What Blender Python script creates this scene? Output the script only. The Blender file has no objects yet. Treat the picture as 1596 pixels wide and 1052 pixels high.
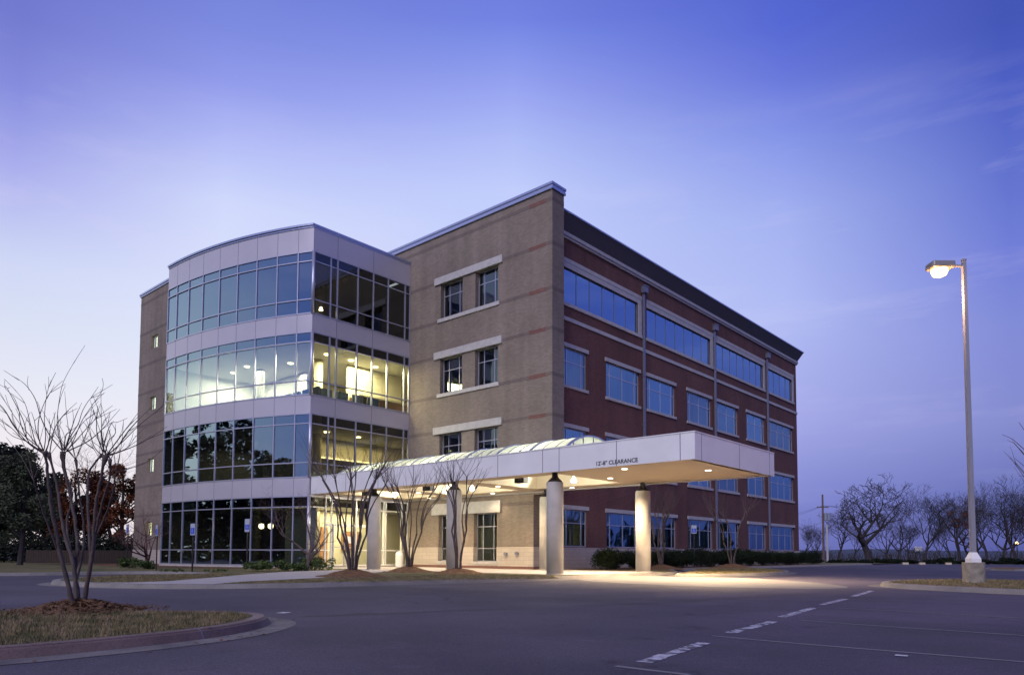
import bpy, bmesh, math, random
from mathutils import Vector, Matrix, noise
R = math.radians
scene = bpy.context.scene
COL = scene.collection

# ------------------------------------------------------------------ camera
FPX, CW, CH, PPX, PPY = 1113.7, 1596.0, 1052.0, 798.0, 800.5
YAW, PITCH, ROLL = 0.7230, 0.0560, 0.0040
CAM = Vector((21.267, -27.017, 0.719))
_f = Vector((-math.sin(YAW)*math.cos(PITCH), math.cos(YAW)*math.cos(PITCH), math.sin(PITCH)))
_r = Vector((math.cos(YAW), math.sin(YAW), 0)); _u = _r.cross(_f)
_c, _s = math.cos(ROLL), math.sin(ROLL)
RIGHT, UP, FWD = _c*_r+_s*_u, -_s*_r+_c*_u, _f
cam = bpy.data.cameras.new('camera'); camo = bpy.data.objects.new('camera', cam); COL.objects.link(camo)
cam.sensor_fit = 'HORIZONTAL'; cam.sensor_width = 36; cam.lens = FPX/CW*36
cam.shift_y = (PPY-CH/2)/CW
cam.clip_start = 0.1; cam.clip_end = 9000
m = Matrix((( RIGHT.x, UP.x, -FWD.x, CAM.x), (RIGHT.y, UP.y, -FWD.y, CAM.y), (RIGHT.z, UP.z, -FWD.z, CAM.z), (0, 0, 0, 1)))
camo.matrix_world = m
scene.camera = camo

def ray(px, py):
    return RIGHT*((px-PPX)/FPX) - UP*((py-PPY)/FPX) + FWD
def at(px, py, d):            # a point at depth d (metres along the view) seen at that place of the photograph
    return CAM + ray(px, py)*d
def onz(px, py, z):
    r = ray(px, py); return CAM + r*((z-CAM.z)/r.z)

# ------------------------------------------------------------------ view, sky, sun
scene.view_settings.view_transform = 'Standard'; scene.view_settings.look = 'None'
scene.view_settings.exposure = 0.0; scene.view_settings.gamma = 1.0
scene.cycles.max_bounces = 8; scene.cycles.transparent_max_bounces = 16
scene.cycles.diffuse_bounces = 3; scene.cycles.glossy_bounces = 4
scene.cycles.sample_clamp_indirect = 4.0; scene.cycles.caustics_reflective = False; scene.cycles.caustics_refractive = False
scene.cycles.use_denoising = True

def lin(c):
    c /= 255.0
    return c/12.92 if c <= 0.04045 else ((c+0.055)/1.055)**2.4
def rgb(r, g, b): return (lin(r), lin(g), lin(b), 1)

class NT:
    def __init__(s, tree): s.t = tree; s.n = tree.nodes; s.l = tree.links
    def new(s, typ, **kw):
        n = s.n.new(typ)
        for k, v in kw.items(): setattr(n, k, v)
        return n
    def link(s, a, b): s.l.new(a, b)
    def math(s, op, a, b=None, c=None, clamp=False):
        n = s.n.new('ShaderNodeMath'); n.operation = op; n.use_clamp = clamp
        for i, v in enumerate((a, b, c)):
            if v is None: continue
            if isinstance(v, (int, float)): n.inputs[i].default_value = v
            else: s.link(v, n.inputs[i])
        return n.outputs[0]
    def ramp(s, fac, stops, interp='LINEAR'):
        n = s.n.new('ShaderNodeValToRGB'); e = n.color_ramp.elements; n.color_ramp.interpolation = interp
        e[0].position, e[0].color = stops[0]; e[1].position, e[1].color = stops[-1]
        for p, c in stops[1:-1]:
            x = e.new(p); x.color = c
        s.link(fac, n.inputs[0]); return n.outputs[0]
    def mix(s, fac, a, b, blend='MIX'):
        n = s.n.new('ShaderNodeMix'); n.data_type = 'RGBA'; n.blend_type = blend
        for sock, v in ((n.inputs[0], fac), (n.inputs[6], a), (n.inputs[7], b)):
            if isinstance(v, (int, float)): sock.default_value = v
            elif isinstance(v, tuple): sock.default_value = v
            else: s.link(v, sock)
        return n.outputs[2]

world = bpy.data.worlds.new("World"); scene.world = world; world.use_nodes = True
w = NT(world.node_tree); w.n.clear()
tc = w.new('ShaderNodeTexCoord'); sx = w.new('ShaderNodeSeparateXYZ'); w.link(tc.outputs['Generated'], sx.inputs[0])
X, Y, Z = sx.outputs
zz = w.math('MAXIMUM', Z, 0.0)
def column(dx, stops):      # stops: height in the photo and its colour, turned into sine of elevation
    out_ = []
    for y, c in stops:
        t = (862-y)/math.hypot(1113, dx); out_.append((max(0.0, t/math.sqrt(1+t*t)), rgb(*c)))
    out_.sort(key=lambda q: q[0])
    return w.ramp(zz, out_+[(0.80, rgb(70, 80, 175)), (1.0, rgb(60, 68, 150))])
cols = [
 (172.0, column(783, [(860, (120,130,190)), (700, (128,142,206)), (500, (112,134,208)), (250, (100,118,205)), (0, (80,96,190))])),
 (128.0, column(783, [(860, (240,238,236)), (700, (236,242,246)), (560, (226,236,250)), (400, (200,212,246)), (250, (160,170,232)), (0, (104,116,206))])),
 (77.0, column(783, [(860, (236,226,232)), (700, (236,231,240)), (600, (227,230,243)), (500, (214,222,243)), (400, (203,212,244)), (250, (168,172,236)), (120, (131,138,220)), (0, (112,120,206))])),
 (64.0, column(480, [(860, (238,230,236)), (700, (236,234,245)), (560, (226,231,249)), (420, (216,223,251)), (300, (207,216,251)), (200, (178,187,246)), (100, (144,154,234)), (0, (122,136,222))])),
 (41.4, column(2, [(860, (190,192,232)), (700, (196,203,245)), (500, (200,210,250)), (280, (192,204,251)), (200, (175,188,247)), (110, (150,162,240)), (20, (120,138,229)), (0, (114,130,226))])),
 (20.0, column(440, [(860, (104,112,182)), (780, (122,130,205)), (650, (163,168,230)), (480, (176,187,243)), (320, (162,176,240)), (200, (134,150,232)), (90, (102,118,218)), (0, (84,102,210))])),
 (6.0, column(777, [(860, (84,92,160)), (780, (96,106,178)), (650, (131,138,206)), (500, (128,138,214)), (380, (112,125,214)), (240, (94,111,204)), (100, (76,94,194)), (0, (66,84,182))])),
]
az = w.math('MULTIPLY', w.math('ARCTAN2', w.math('MULTIPLY', X, -1.0), Y), 57.29578)
sky = cols[-1][1]
for (a1, c1_), (a0, _) in zip(reversed(cols[:-1]), reversed(cols[1:])):
    mr = w.n.new('ShaderNodeMapRange'); mr.interpolation_type = 'LINEAR'; w.link(az, mr.inputs[0]); mr.inputs[1].default_value = a0; mr.inputs[2].default_value = a1
    sky = w.mix(mr.outputs[0], sky, c1_)
# faint cirrus
mp = w.new('ShaderNodeMapping'); w.link(tc.outputs['Generated'], mp.inputs[0]); mp.inputs['Scale'].default_value = (2.2, 3.0, 13.0); mp.inputs['Rotation'].default_value = (R(14), R(-10), 0)
nz = w.new('ShaderNodeTexNoise'); w.link(mp.outputs[0], nz.inputs[0]); nz.inputs['Scale'].default_value = 1.7; nz.inputs['Detail'].default_value = 7; nz.inputs['Roughness'].default_value = .62
cl = w.ramp(nz.outputs[0], [(0.50, (0, 0, 0, 1)), (0.78, (1, 1, 1, 1))])
band = w.ramp(zz, [(0.0, (0, 0, 0, 1)), (0.15, (.5, .5, .5, 1)), (0.38, (1, 1, 1, 1)), (0.55, (0, 0, 0, 1))])
clf = w.math('MULTIPLY', w.math('MULTIPLY', cl, band), 0.32)
sky = w.mix(clf, sky, rgb(222, 214, 246))
sky = w.mix(w.math('LESS_THAN', Z, -0.02), sky, rgb(46, 46, 62))
bg = w.new('ShaderNodeBackground'); w.link(sky, bg.inputs[0]); bg.inputs[1].default_value = 1.0
# a little true twilight scattering underneath
ns = w.new('ShaderNodeTexSky'); ns.sky_type = 'NISHITA'; ns.sun_disc = False; ns.sun_elevation = R(2); ns.sun_rotation = R(262)
bg2 = w.new('ShaderNodeBackground'); w.link(ns.outputs[0], bg2.inputs[0]); bg2.inputs[1].default_value = 0.01
ad = w.new('ShaderNodeAddShader'); w.link(bg.outputs[0], ad.inputs[0]); w.link(bg2.outputs[0], ad.inputs[1])
out = w.new('ShaderNodeOutputWorld'); w.link(ad.outputs[0], out.inputs[0])

def lamp(kind, name, loc, energy, color, aim=None, **kw):
    d = bpy.data.lights.new(name, kind); d.energy = energy; d.color = color
    for k, v in kw.items(): setattr(d, k, v)
    o = bpy.data.objects.new(name, d); COL.objects.link(o); o.location = loc
    if aim is not None: o.rotation_euler = (Vector(aim)-Vector(loc)).to_track_quat('-Z', 'Y').to_euler()
    return o
lamp('SUN', 'dusk_glow', (20, -60, 50), 2.05, (1.0, 0.94, 0.97), aim=(20-2.3, -60+7.5, 50-6.1), angle=R(40))

# ------------------------------------------------------------------ helpers
class MB:
    def __init__(s): s.v = []; s.f = []; s.mi = []; s.cur = 0
    def quad(s, *p):
        b = len(s.v); s.v += [tuple(q) for q in p]; s.f.append(tuple(range(b, b+len(p)))); s.mi.append(s.cur); return s
    def box(s, x0, x1, y0, y1, z0, z1):
        if x0 > x1: x0, x1 = x1, x0
        if y0 > y1: y0, y1 = y1, y0
        if z0 > z1: z0, z1 = z1, z0
        b = len(s.v)
        s.v += [(x0,y0,z0),(x1,y0,z0),(x1,y1,z0),(x0,y1,z0),(x0,y0,z1),(x1,y0,z1),(x1,y1,z1),(x0,y1,z1)]
        for f in ((0,3,2,1),(4,5,6,7),(0,1,5,4),(1,2,6,5),(2,3,7,6),(3,0,4,7)):
            s.f.append(tuple(b+i for i in f)); s.mi.append(s.cur)
        return s
    def obox(s, c, ax, ay, az, hx, hy, hz):   # oriented box
        c, ax, ay, az = Vector(c), Vector(ax), Vector(ay), Vector(az); b = len(s.v)
        for k in (-1, 1):
            for i, j in ((-1,-1),(1,-1),(1,1),(-1,1)): s.v.append(tuple(c+ax*hx*i+ay*hy*j+az*hz*k))
        for f in ((0,3,2,1),(4,5,6,7),(0,1,5,4),(1,2,6,5),(2,3,7,6),(3,0,4,7)):
            s.f.append(tuple(b+i for i in f)); s.mi.append(s.cur)
        return s
    def tube(s, pts, rad, n=6, cap=True):
        pts = [Vector(p) for p in pts]
        if isinstance(rad, (int, float)): rad = [rad]*len(pts)
        b = len(s.v); prev = None
        for i, p in enumerate(pts):
            t = (pts[min(i+1, len(pts)-1)]-pts[max(i-1, 0)])
            if t.length < 1e-9: t = Vector((0,0,1))
            t.normalize()
            a = prev if prev is not None else (Vector((1,0,0)) if abs(t.x) < .9 else Vector((0,1,0)))
            u = (a-t*a.dot(t))
            if u.length < 1e-6: u = t.orthogonal()
            u.normalize(); v = t.cross(u); prev = u
            for k in range(n):
                an = 2*math.pi*k/n; s.v.append(tuple(p+(u*math.cos(an)+v*math.sin(an))*rad[i]))
        for i in range(len(pts)-1):
            for k in range(n):
                k2 = (k+1) % n
                s.f.append((b+i*n+k, b+i*n+k2, b+(i+1)*n+k2, b+(i+1)*n+k)); s.mi.append(s.cur)
        if cap:
            s.f.append(tuple(b+k for k in reversed(range(n)))); s.mi.append(s.cur)
            e = b+(len(pts)-1)*n; s.f.append(tuple(e+k for k in range(n))); s.mi.append(s.cur)
        return s
    def lathe(s, prof, cx=0, cy=0, n=24):
        b = len(s.v)
        for r, z in prof:
            for k in range(n):
                a = 2*math.pi*k/n; s.v.append((cx+r*math.cos(a), cy+r*math.sin(a), z))
        for i in range(len(prof)-1):
            for k in range(n):
                k2 = (k+1) % n
                s.f.append((b+i*n+k, b+i*n+k2, b+(i+1)*n+k2, b+(i+1)*n+k)); s.mi.append(s.cur)
        s.f.append(tuple(b+k for k in reversed(range(n)))); s.mi.append(s.cur)
        e = b+(len(prof)-1)*n; s.f.append(tuple(e+k for k in range(n))); s.mi.append(s.cur)
        return s
    def build(s, name, mat, parent=None, smooth=False, kind=None):
        me = bpy.data.meshes.new(name); me.from_pydata(s.v, [], s.f)
        for mm in (mat if isinstance(mat, (list, tuple)) else [mat]): me.materials.append(mm)
        if any(s.mi): me.polygons.foreach_set('material_index', s.mi)
        if smooth: me.polygons.foreach_set('use_smooth', [True]*len(me.polygons))
        me.update()
        o = bpy.data.objects.new(name, me); COL.objects.link(o)
        if parent is not None: o.parent = parent
        if kind: o['kind'] = kind
        return o

def thing(name, label, cat, loc=(0,0,0), rz=0, group=None):
    o = bpy.data.objects.new(name, None); o.empty_display_size = .3; COL.objects.link(o)
    o.location = loc; o.rotation_euler = (0, 0, rz); o['label'] = label; o['category'] = cat
    if group: o['group'] = group
    return o
def tag(o, label, cat, group=None):
    o['label'] = label; o['category'] = cat
    if group: o['group'] = group
    return o
def dup(root, loc, rz=0, sc=(1,1,1), label=None, group=None):
    r = root.copy(); COL.objects.link(r); r.location = loc; r.rotation_euler = (0, 0, rz); r.scale = sc
    if label: r['label'] = label
    if group: r['group'] = group
    for ch in list(root.children):
        c = ch.copy(); COL.objects.link(c); c.parent = r
        for g in list(ch.children):
            d = g.copy(); COL.objects.link(d); d.parent = c
    return r
def add_lamp_to(parent, o): o.parent = parent

# ------------------------------------------------------------------ materials
def mat(name, base=(.5,.5,.5,1), rough=.6, metal=0.0, spec=.5, var=0.0, vscale=3.0, bump=0.0, bscale=20.0):
    m = bpy.data.materials.new(name); m.use_nodes = True; n = NT(m.node_tree); b = n.n['Principled BSDF']
    b.inputs['Base Color'].default_value = base; b.inputs['Roughness'].default_value = rough
    b.inputs['Metallic'].default_value = metal; b.inputs['Specular IOR Level'].default_value = spec
    if var or bump:
        g = n.new('ShaderNodeNewGeometry')
        if var:
            z = n.new('ShaderNodeTexNoise'); n.link(g.outputs['Position'], z.inputs['Vector']); z.inputs['Scale'].default_value = vscale; z.inputs['Detail'].default_value = 5
            lo = tuple(c*(1-var) for c in base[:3])+(1,); hi = tuple(min(1, c*(1+var)) for c in base[:3])+(1,)
            n.link(n.ramp(z.outputs[0], [(0.3, lo), (0.7, hi)]), b.inputs['Base Color'])
            rr = n.new('ShaderNodeMapRange'); n.link(z.outputs[0], rr.inputs[0]); rr.inputs[3].default_value = max(0, rough-.1); rr.inputs[4].default_value = min(1, rough+.1); n.link(rr.outputs[0], b.inputs['Roughness'])
        if bump:
            z2 = n.new('ShaderNodeTexNoise'); n.link(g.outputs['Position'], z2.inputs['Vector']); z2.inputs['Scale'].default_value = bscale; z2.inputs['Detail'].default_value = 4
            bp = n.new('ShaderNodeBump'); bp.inputs['Strength'].default_value = bump; bp.inputs['Distance'].default_value = .02
            n.link(z2.outputs[0], bp.inputs['Height']); n.link(bp.outputs[0], b.inputs['Normal'])
    return m

def brick(name, c1, c2, mortar, bw=.21, bh=.075, ms=.009, rough=.85, var=.18):
    m = bpy.data.materials.new(name); m.use_nodes = True; n = NT(m.node_tree); b = n.n['Principled BSDF']
    g = n.new('ShaderNodeNewGeometry'); sp = n.new('ShaderNodeSeparateXYZ'); n.link(g.outputs['Position'], sp.inputs[0])
    cb = n.new('ShaderNodeCombineXYZ'); n.link(n.math('ADD', sp.outputs[0], sp.outputs[1]), cb.inputs[0]); n.link(sp.outputs[2], cb.inputs[1])
    bt = n.new('ShaderNodeTexBrick'); n.link(cb.outputs[0], bt.inputs['Vector'])
    bt.inputs['Color1'].default_value = c1; bt.inputs['Color2'].default_value = c2; bt.inputs['Mortar'].default_value = mortar
    bt.inputs['Scale'].default_value = 1.0; bt.inputs['Mortar Size'].default_value = ms; bt.inputs['Mortar Smooth'].default_value = .3
    bt.inputs['Brick Width'].default_value = bw; bt.inputs['Row Height'].default_value = bh; bt.inputs['Bias'].default_value = 0
    z = n.new('ShaderNodeTexNoise'); n.link(g.outputs['Position'], z.inputs['Vector']); z.inputs['Scale'].default_value = .35; z.inputs['Detail'].default_value = 6; z.inputs['Roughness'].default_value = .65
    mp_ = n.new('ShaderNodeMapping'); n.link(g.outputs['Position'], mp_.inputs[0]); mp_.inputs['Scale'].default_value = (1.6, 1.6, .10); z9 = n.new('ShaderNodeTexNoise'); n.link(mp_.outputs[0], z9.inputs['Vector']); z9.inputs['Scale'].default_value = 1.0; z9.inputs['Detail'].default_value = 6
    zm = n.math('ADD', n.math('MULTIPLY', z.outputs[0], .6), n.math('MULTIPLY', z9.outputs[0], .4))
    vv = n.ramp(zm, [(0.32, (1-var*1.3,)*3+(1,)), (0.66, (1+var*.6,)*3+(1,))])
    n.link(n.mix(1.0, bt.outputs['Color'], vv, 'MULTIPLY'), b.inputs['Base Color'])
    b.inputs['Roughness'].default_value = rough
    bp = n.new('ShaderNodeBump'); bp.inputs['Strength'].default_value = .3; bp.inputs['Distance'].default_value = .008; bp.invert = True
    n.link(bt.outputs['Fac'], bp.inputs['Height']); n.link(bp.outputs[0], b.inputs['Normal'])
    return m

def emit(name, col, st):
    m = bpy.data.materials.new(name); m.use_nodes = True; n = NT(m.node_tree); n.n.clear()
    e = n.new('ShaderNodeEmission'); e.inputs[0].default_value = col; e.inputs[1].default_value = st
    o = n.new('ShaderNodeOutputMaterial'); n.link(e.outputs[0], o.inputs[0]); return m

def glass(name, refl=.3, tint=(.5,.6,.58,1), rcol=(.9,.95,1,1), wav=.004):
    m = bpy.data.materials.new(name); m.use_nodes = True; n = NT(m.node_tree); n.n.clear()
    gl = n.new('ShaderNodeBsdfAnisotropic') if False else n.new('ShaderNodeBsdfGlossy'); gl.inputs['Color'].default_value = rcol; gl.inputs['Roughness'].default_value = .012
    tr = n.new('ShaderNodeBsdfTransparent'); tr.inputs[0].default_value = tint
    fr = n.new('ShaderNodeFresnel'); fr.inputs[0].default_value = 1.5
    fac = n.math('ADD', n.math('MULTIPLY', fr.outputs[0], 1.0-refl), refl, clamp=True)
    g = n.new('ShaderNodeNewGeometry'); z = n.new('ShaderNodeTexNoise'); n.link(g.outputs['Position'], z.inputs['Vector']); z.inputs['Scale'].default_value = .9; z.inputs['Detail'].default_value = 1
    bp = n.new('ShaderNodeBump'); bp.inputs['Strength'].default_value = .35; bp.inputs['Distance'].default_value = wav*3; n.link(z.outputs[0], bp.inputs['Height']); n.link(bp.outputs[0], gl.inputs['Normal'])
    mx = n.new('ShaderNodeMixShader'); n.link(fac, mx.inputs[0]); n.link(tr.outputs[0], mx.inputs[1]); n.link(gl.outputs[0], mx.inputs[2])
    o = n.new('ShaderNodeOutputMaterial'); n.link(mx.outputs[0], o.inputs[0]); return m

M = {}
M['tan'] = brick('tan_brick', (.190,.150,.126,1), (.243,.196,.163,1), (.235,.20,.170,1), var=.24)
M['tan_band'] = brick('tan_band_brick', (.13,.10,.09,1), (.16,.12,.11,1), (.20,.17,.15,1))
M['accent'] = brick('accent_brick', (.16,.055,.045,1), (.20,.075,.06,1), (.2,.15,.13,1))
M['red'] = brick('red_brick', (.122,.042,.034,1), (.168,.060,.046,1), (.15,.095,.08,1), var=.26)
M['stone'] = brick('base_stone', (.44,.385,.34,1), (.50,.44,.385,1), (.34,.30,.27,1), bw=.6, bh=.2, ms=.008, var=.12)
M['trim'] = mat('precast_trim', (.46,.44,.43,1), .7, var=.10, vscale=4, bump=.1, bscale=60)
M['panel'] = mat('metal_panel', (.50,.475,.53,1), .38, metal=.25, var=.04, vscale=.6)
M['canopy_panel'] = mat('canopy_panel', (.73,.725,.74,1), .42, metal=.05, var=.06, vscale=.9)
M['joint'] = mat('panel_joint', (.16,.16,.22,1), .6)
M['mullion'] = mat('aluminium_mullion', (.50,.50,.60,1), .32, metal=.55)
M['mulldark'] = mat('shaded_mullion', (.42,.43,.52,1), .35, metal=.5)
M['coping'] = mat('coping_metal', (.42,.46,.62,1), .3, metal=.6)
M['cornice'] = mat('cornice_dark', (.085,.078,.085,1), .55, var=.08)
M['spout'] = mat('downspout_metal', (.20,.21,.30,1), .4, metal=.4)
M['concrete'] = mat('concrete', (.40,.38,.355,1), .85, var=.16, vscale=2.5, bump=.15, bscale=70)
M['colconc'] = mat('column_concrete', (.46,.435,.40,1), .8, var=.10, vscale=2.6, bump=.08, bscale=40)
M['darkmetal'] = mat('dark_metal', (.03,.03,.035,1), .45, metal=.4)
M['white'] = mat('white_metal', (.75,.75,.75,1), .4)
M['glass'] = glass('wing_glass', .36, (.42,.49,.46,1), (.70,.90,1,1))
M['glass_side'] = glass('side_glass', .05, (.50,.51,.37,1))
M['glass_blue'] = glass('strip_glass', .48, (.25,.34,.40,1), (.42,.66,.98,1))
M['glass_win'] = glass('window_glass', .34, (.52,.66,.72,1), (.45,.75,1.0,1), .008)
M['glass_win2'] = glass('window_glass_clear', .26, (.62,.76,.80,1), (.50,.76,1.0,1), .012)
M['glass_win3'] = glass('window_glass_deep', .40, (.42,.55,.62,1), (.42,.72,1.0,1), .010)
M['glass_dark'] = glass('tan_window_glass', .10, (.50,.60,.58,1), (.85,1,1,1))
M['glass_door'] = glass('door_glass', .06, (.85,.85,.78,1))
M['soffit'] = mat('soffit_plaster', (.72,.60,.45,1), .8, var=.04, vscale=.8)
M['interior'] = mat('interior_paint', (.55,.52,.45,1), .8)
M['interior_white'] = mat('interior_white', (.60,.57,.46,1), .8)
M['dark_room'] = mat('dark_room', (.06,.06,.06,1), .9)
M['ceiling'] = mat('ceiling_tile', (.6,.6,.55,1), .9)
M['carpet'] = mat('carpet', (.10,.09,.09,1), .95)
M['wood'] = mat('interior_wood', (.30,.15,.07,1), .5, var=.2, vscale=2)
M['bluefab'] = mat('blue_upholstery', (.025,.045,.09,1), .8)
M['blind'] = mat('vertical_blind', (.46,.52,.60,1), .7)
M['warm'] = emit('warm_lamp', (1.0,.80,.48,1), 9)
M['warmdim'] = emit('warm_lamp_dim', (1.0,.82,.45,1), 3.4)
M['white_emit'] = emit('bright_flood', (1.0,.93,.75,1), 30)
M['colbase'] = mat('column_base', (.30,.28,.26,1), .8)
M['downlight'] = emit('downlight', (1.0,.88,.66,1), 12)
M['sodium'] = emit('lot_lamp', (1.0,.60,.24,1), 4.5)
M['litwin'] = emit('lit_window', (1.0,.93,.72,1), 3.2)
# ------------------------------------------------------------------ building
F = 4.27
def PP(axis, c, u, z): return (u, c, z) if axis == 'y' else (c, u, z)
def wall(mb, axis, c, u0, u1, z0, z1, holes=(), depth=.3):
    inw = depth if axis == 'y' else -depth
    us = sorted({u0, u1, *[h[0] for h in holes], *[h[1] for h in holes]}); zs = sorted({z0, z1, *[h[2] for h in holes], *[h[3] for h in holes]})
    us = [u for u in us if u0-1e-6 <= u <= u1+1e-6]; zs = [z for z in zs if z0-1e-6 <= z <= z1+1e-6]
    for i in range(len(us)-1):
        for j in range(len(zs)-1):
            cu, cz = (us[i]+us[i+1])/2, (zs[j]+zs[j+1])/2
            if any(h[0] < cu < h[1] and h[2] < cz < h[3] for h in holes): continue
            mb.quad(PP(axis,c,us[i],zs[j]), PP(axis,c,us[i+1],zs[j]), PP(axis,c,us[i+1],zs[j+1]), PP(axis,c,us[i],zs[j+1]))
    for a, b, za, zb in holes:
        za2, zb2 = max(za, z0), min(zb, z1)
        if za2 >= zb2: continue
        c2 = c+inw
        mb.quad(PP(axis,c,a,za2), PP(axis,c,a,zb2), PP(axis,c2,a,zb2), PP(axis,c2,a,za2))
        mb.quad(PP(axis,c,b,za2), PP(axis,c2,b,za2), PP(axis,c2,b,zb2), PP(axis,c,b,zb2))
        if zb <= z1: mb.quad(PP(axis,c,a,zb), PP(axis,c,b,zb), PP(axis,c2,b,zb), PP(axis,c2,a,zb))
        if za >= z0: mb.quad(PP(axis,c,a,za), PP(axis,c2,a,za), PP(axis,c2,b,za), PP(axis,c,b,za))
def pbox(mb, axis, c0, c1, u0, u1, z0, z1):
    if axis == 'y': mb.box(u0, u1, c0, c1, z0, z1)
    else: mb.box(c0, c1, u0, u1, z0, z1)

B = thing('medical_office_building', 'four storey office block with curved glass bay, tan brick corner and long red brick side', 'building')
XB, YE, HW = -1.165, 36.15, 19.0
rnd = random.Random(7)

def window(axis, c, u0, u1, z0, z1, depth, vs, hs, fw, gm, frame=M['mullion'], blind=None, lit=None):
    """frame mesh part with pane (and blind) sub-parts; c is the wall face, depth the setback"""
    inw = 1 if axis == 'y' else -1
    c0 = c+inw*(depth-.06); c1 = c+inw*depth
    fr = MB()
    pbox(fr, axis, c0, c1, u0, u0+fw, z0, z1); pbox(fr, axis, c0, c1, u1-fw, u1, z0, z1)
    pbox(fr, axis, c0, c1, u0+fw, u1-fw, z0, z0+fw); pbox(fr, axis, c0, c1, u0+fw, u1-fw, z1-fw, z1)
    for v in vs: pbox(fr, axis, c0+inw*.003, c1-inw*.003, v-fw*.4, v+fw*.4, z0+fw, z1-fw)
    for h in hs:
        e = [u0+fw]+[q for v in vs for q in (v-fw*.4, v+fw*.4)]+[u1-fw]
        for i in range(0, len(e), 2): pbox(fr, axis, c0+inw*.006, c1-inw*.006, e[i], e[i+1], h-fw*.4, h+fw*.4)
    wo = fr.build('window', frame, B)
    us = [u0]+list(vs)+[u1]; zs = [z0]+list(hs)+[z1]
    g = MB(); cg = c+inw*(depth-.03)
    for i in range(len(us)-1):
        for j in range(len(zs)-1):
            ja, jb = rnd.uniform(-.003, .003), rnd.uniform(-.003, .003)
            g.quad(PP(axis,cg+ja,us[i],zs[j]), PP(axis,cg-ja,us[i+1],zs[j]), PP(axis,cg-ja+jb,us[i+1],zs[j+1]), PP(axis,cg+ja+jb,us[i],zs[j+1]))
    g.build('pane', gm, wo)
    if blind:
        bl = MB(); cb = c+inw*(depth+.18); n = max(3, int((u1-u0)/.11)); zt = z1-.02; zb = z0+.05
        for i in range(n):
            a = u0+(u1-u0)*(i+.5)/n; an = R(rnd.uniform(18, 42)); hw = (u1-u0)/n*.5
            du, dc = hw*math.cos(an), hw*math.sin(an)
            if rnd.random() < blind[1]: continue
            zb = z0+.05+(rnd.uniform(0,.05)); bl.quad(PP(axis,cb-dc,a-du,zb), PP(axis,cb+dc,a+du,zb), PP(axis,cb+dc,a+du,zt), PP(axis,cb-dc,a-du,zt))
        bl.build('blind', blind[0], wo)
    return wo

# --- tan wall
TW = [(-8.0, -6.25), (-5.27, -3.6)]
holes = [(a, b, 13.9-F*k, 15.9-F*k) for k in range(3) for a, b in TW]+[(a, b, .32, 2.85) for a, b in TW]
t = MB()
WX = -10.65
wall(t, 'y', 0, WX, XB, 1.07, 3.62, holes, .36)
wall(t, 'y', 0, WX, 0, 3.62, 18.72, [h for h in holes if h[2] > 3.62], .36)
t.quad((0,0,3.62),(0,.94,3.62),(0,.94,18.72),(0,0,18.72))
t.quad((0,.94,3.62),(XB,.94,3.62),(XB,.94,18.72),(0,.94,18.72))
t.quad((0,0,3.62),(0,.94,3.62),(XB,.94,3.62),(XB,0,3.62))
t.quad((XB,0,1.07),(XB,1.0,1.07),(XB,1.0,3.62),(XB,0,3.62))
t.quad((-31.7,0,17.0),(WX,0,17.0),(WX,0,18.72),(-31.7,0,18.72))
t.quad((-31.7,.94,17.0),(0,.94,18.0),(0,.94,18.72),(-31.7,.94,18.72))
t.cur = 1
for zc in [18.25]+[16.04-F*k for k in range(4)]+[13.77-F*k for k in range(3)]:
    segs = [(WX, XB if zc < 3.6 else 0)]
    if zc == 18.25: segs = [(-31.7, 0)]
    elif abs((zc-16.04)/F-round((zc-16.04)/F)) < .01: segs = [(WX, -8.45), (-3.27, segs[0][1])]
    else: segs = [(WX, -8.22), (-3.5, segs[0][1])]
    for a, b in segs:
        if b > -1.5 and zc > 3.6:
            t.cur = 1; t.box(a, -1.47, -.006, .002, zc-.09, zc+.09); t.box(-.39, .006, -.006, .002, zc-.09, zc+.09)
            t.cur = 2; t.box(-1.47, -.39, -.010, .002, zc-.10, zc+.10)
        else:
            t.cur = 1; t.box(a, b, -.006, .002, zc-.09, zc+.09)
    if zc > 3.6: t.cur = 1; t.box(-.002, .006, .002, .94, zc-.09, zc+.09)
t.build('tan_wall', [M['tan'], M['tan_band'], M['accent']], B)
s = MB(); wall(s, 'y', -.03, WX, XB+.03, .1, 1.07, holes, .39)
s.quad((XB+.03,-.03,.1),(XB+.03,1.0,.1),(XB+.03,1.0,1.07),(XB+.03,-.03,1.07))
s.quad((WX,-.03,1.07),(XB+.03,-.03,1.07),(XB+.03,0,1.07),(WX,0,1.07))
s.cur = 1; s.box(WX, XB+.02, -.025, .3, -.1, .1); s.box(XB-.2, XB+.02, .3, 1.0, -.1, .1)
s.build('stone_base', [M['stone'], M['accent']], B)
for a, b in TW:
    w1, w2 = a+(b-a)*.27, a+(b-a)*.73
    for k in range(3): window('y', 0, a, b, 13.9-F*k, 15.9-F*k, .32, [w1, w2], [13.9-F*k+1.33], .05, M['glass_dark'], frame=M['mullion'])
    window('y', 0, a, b, .32, 2.85, .32, [w1, w2], [1.0, 2.15], .05, M['glass_dark'])
for k in range(4):
    l = MB(); z0 = 15.9-F*k
    if k < 3: l.box(-8.45, -3.27, -.10, .04, z0, z0+.39)
    else: l.box(-8.45, -3.27, -.14, .04, 2.85, 3.46)
    l.build('lintel', M['trim'], B)
    sl = MB()
    if k < 3: sl.box(-8.2, -3.5, -.07, .3, 13.70-F*k, 13.9-F*k)
    else:
        for a, b in TW: sl.box(a-.1, b+.1, -.07, .3, .18, .32)
    sl.build('sill', M['trim'], B)
cp = MB()
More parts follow.
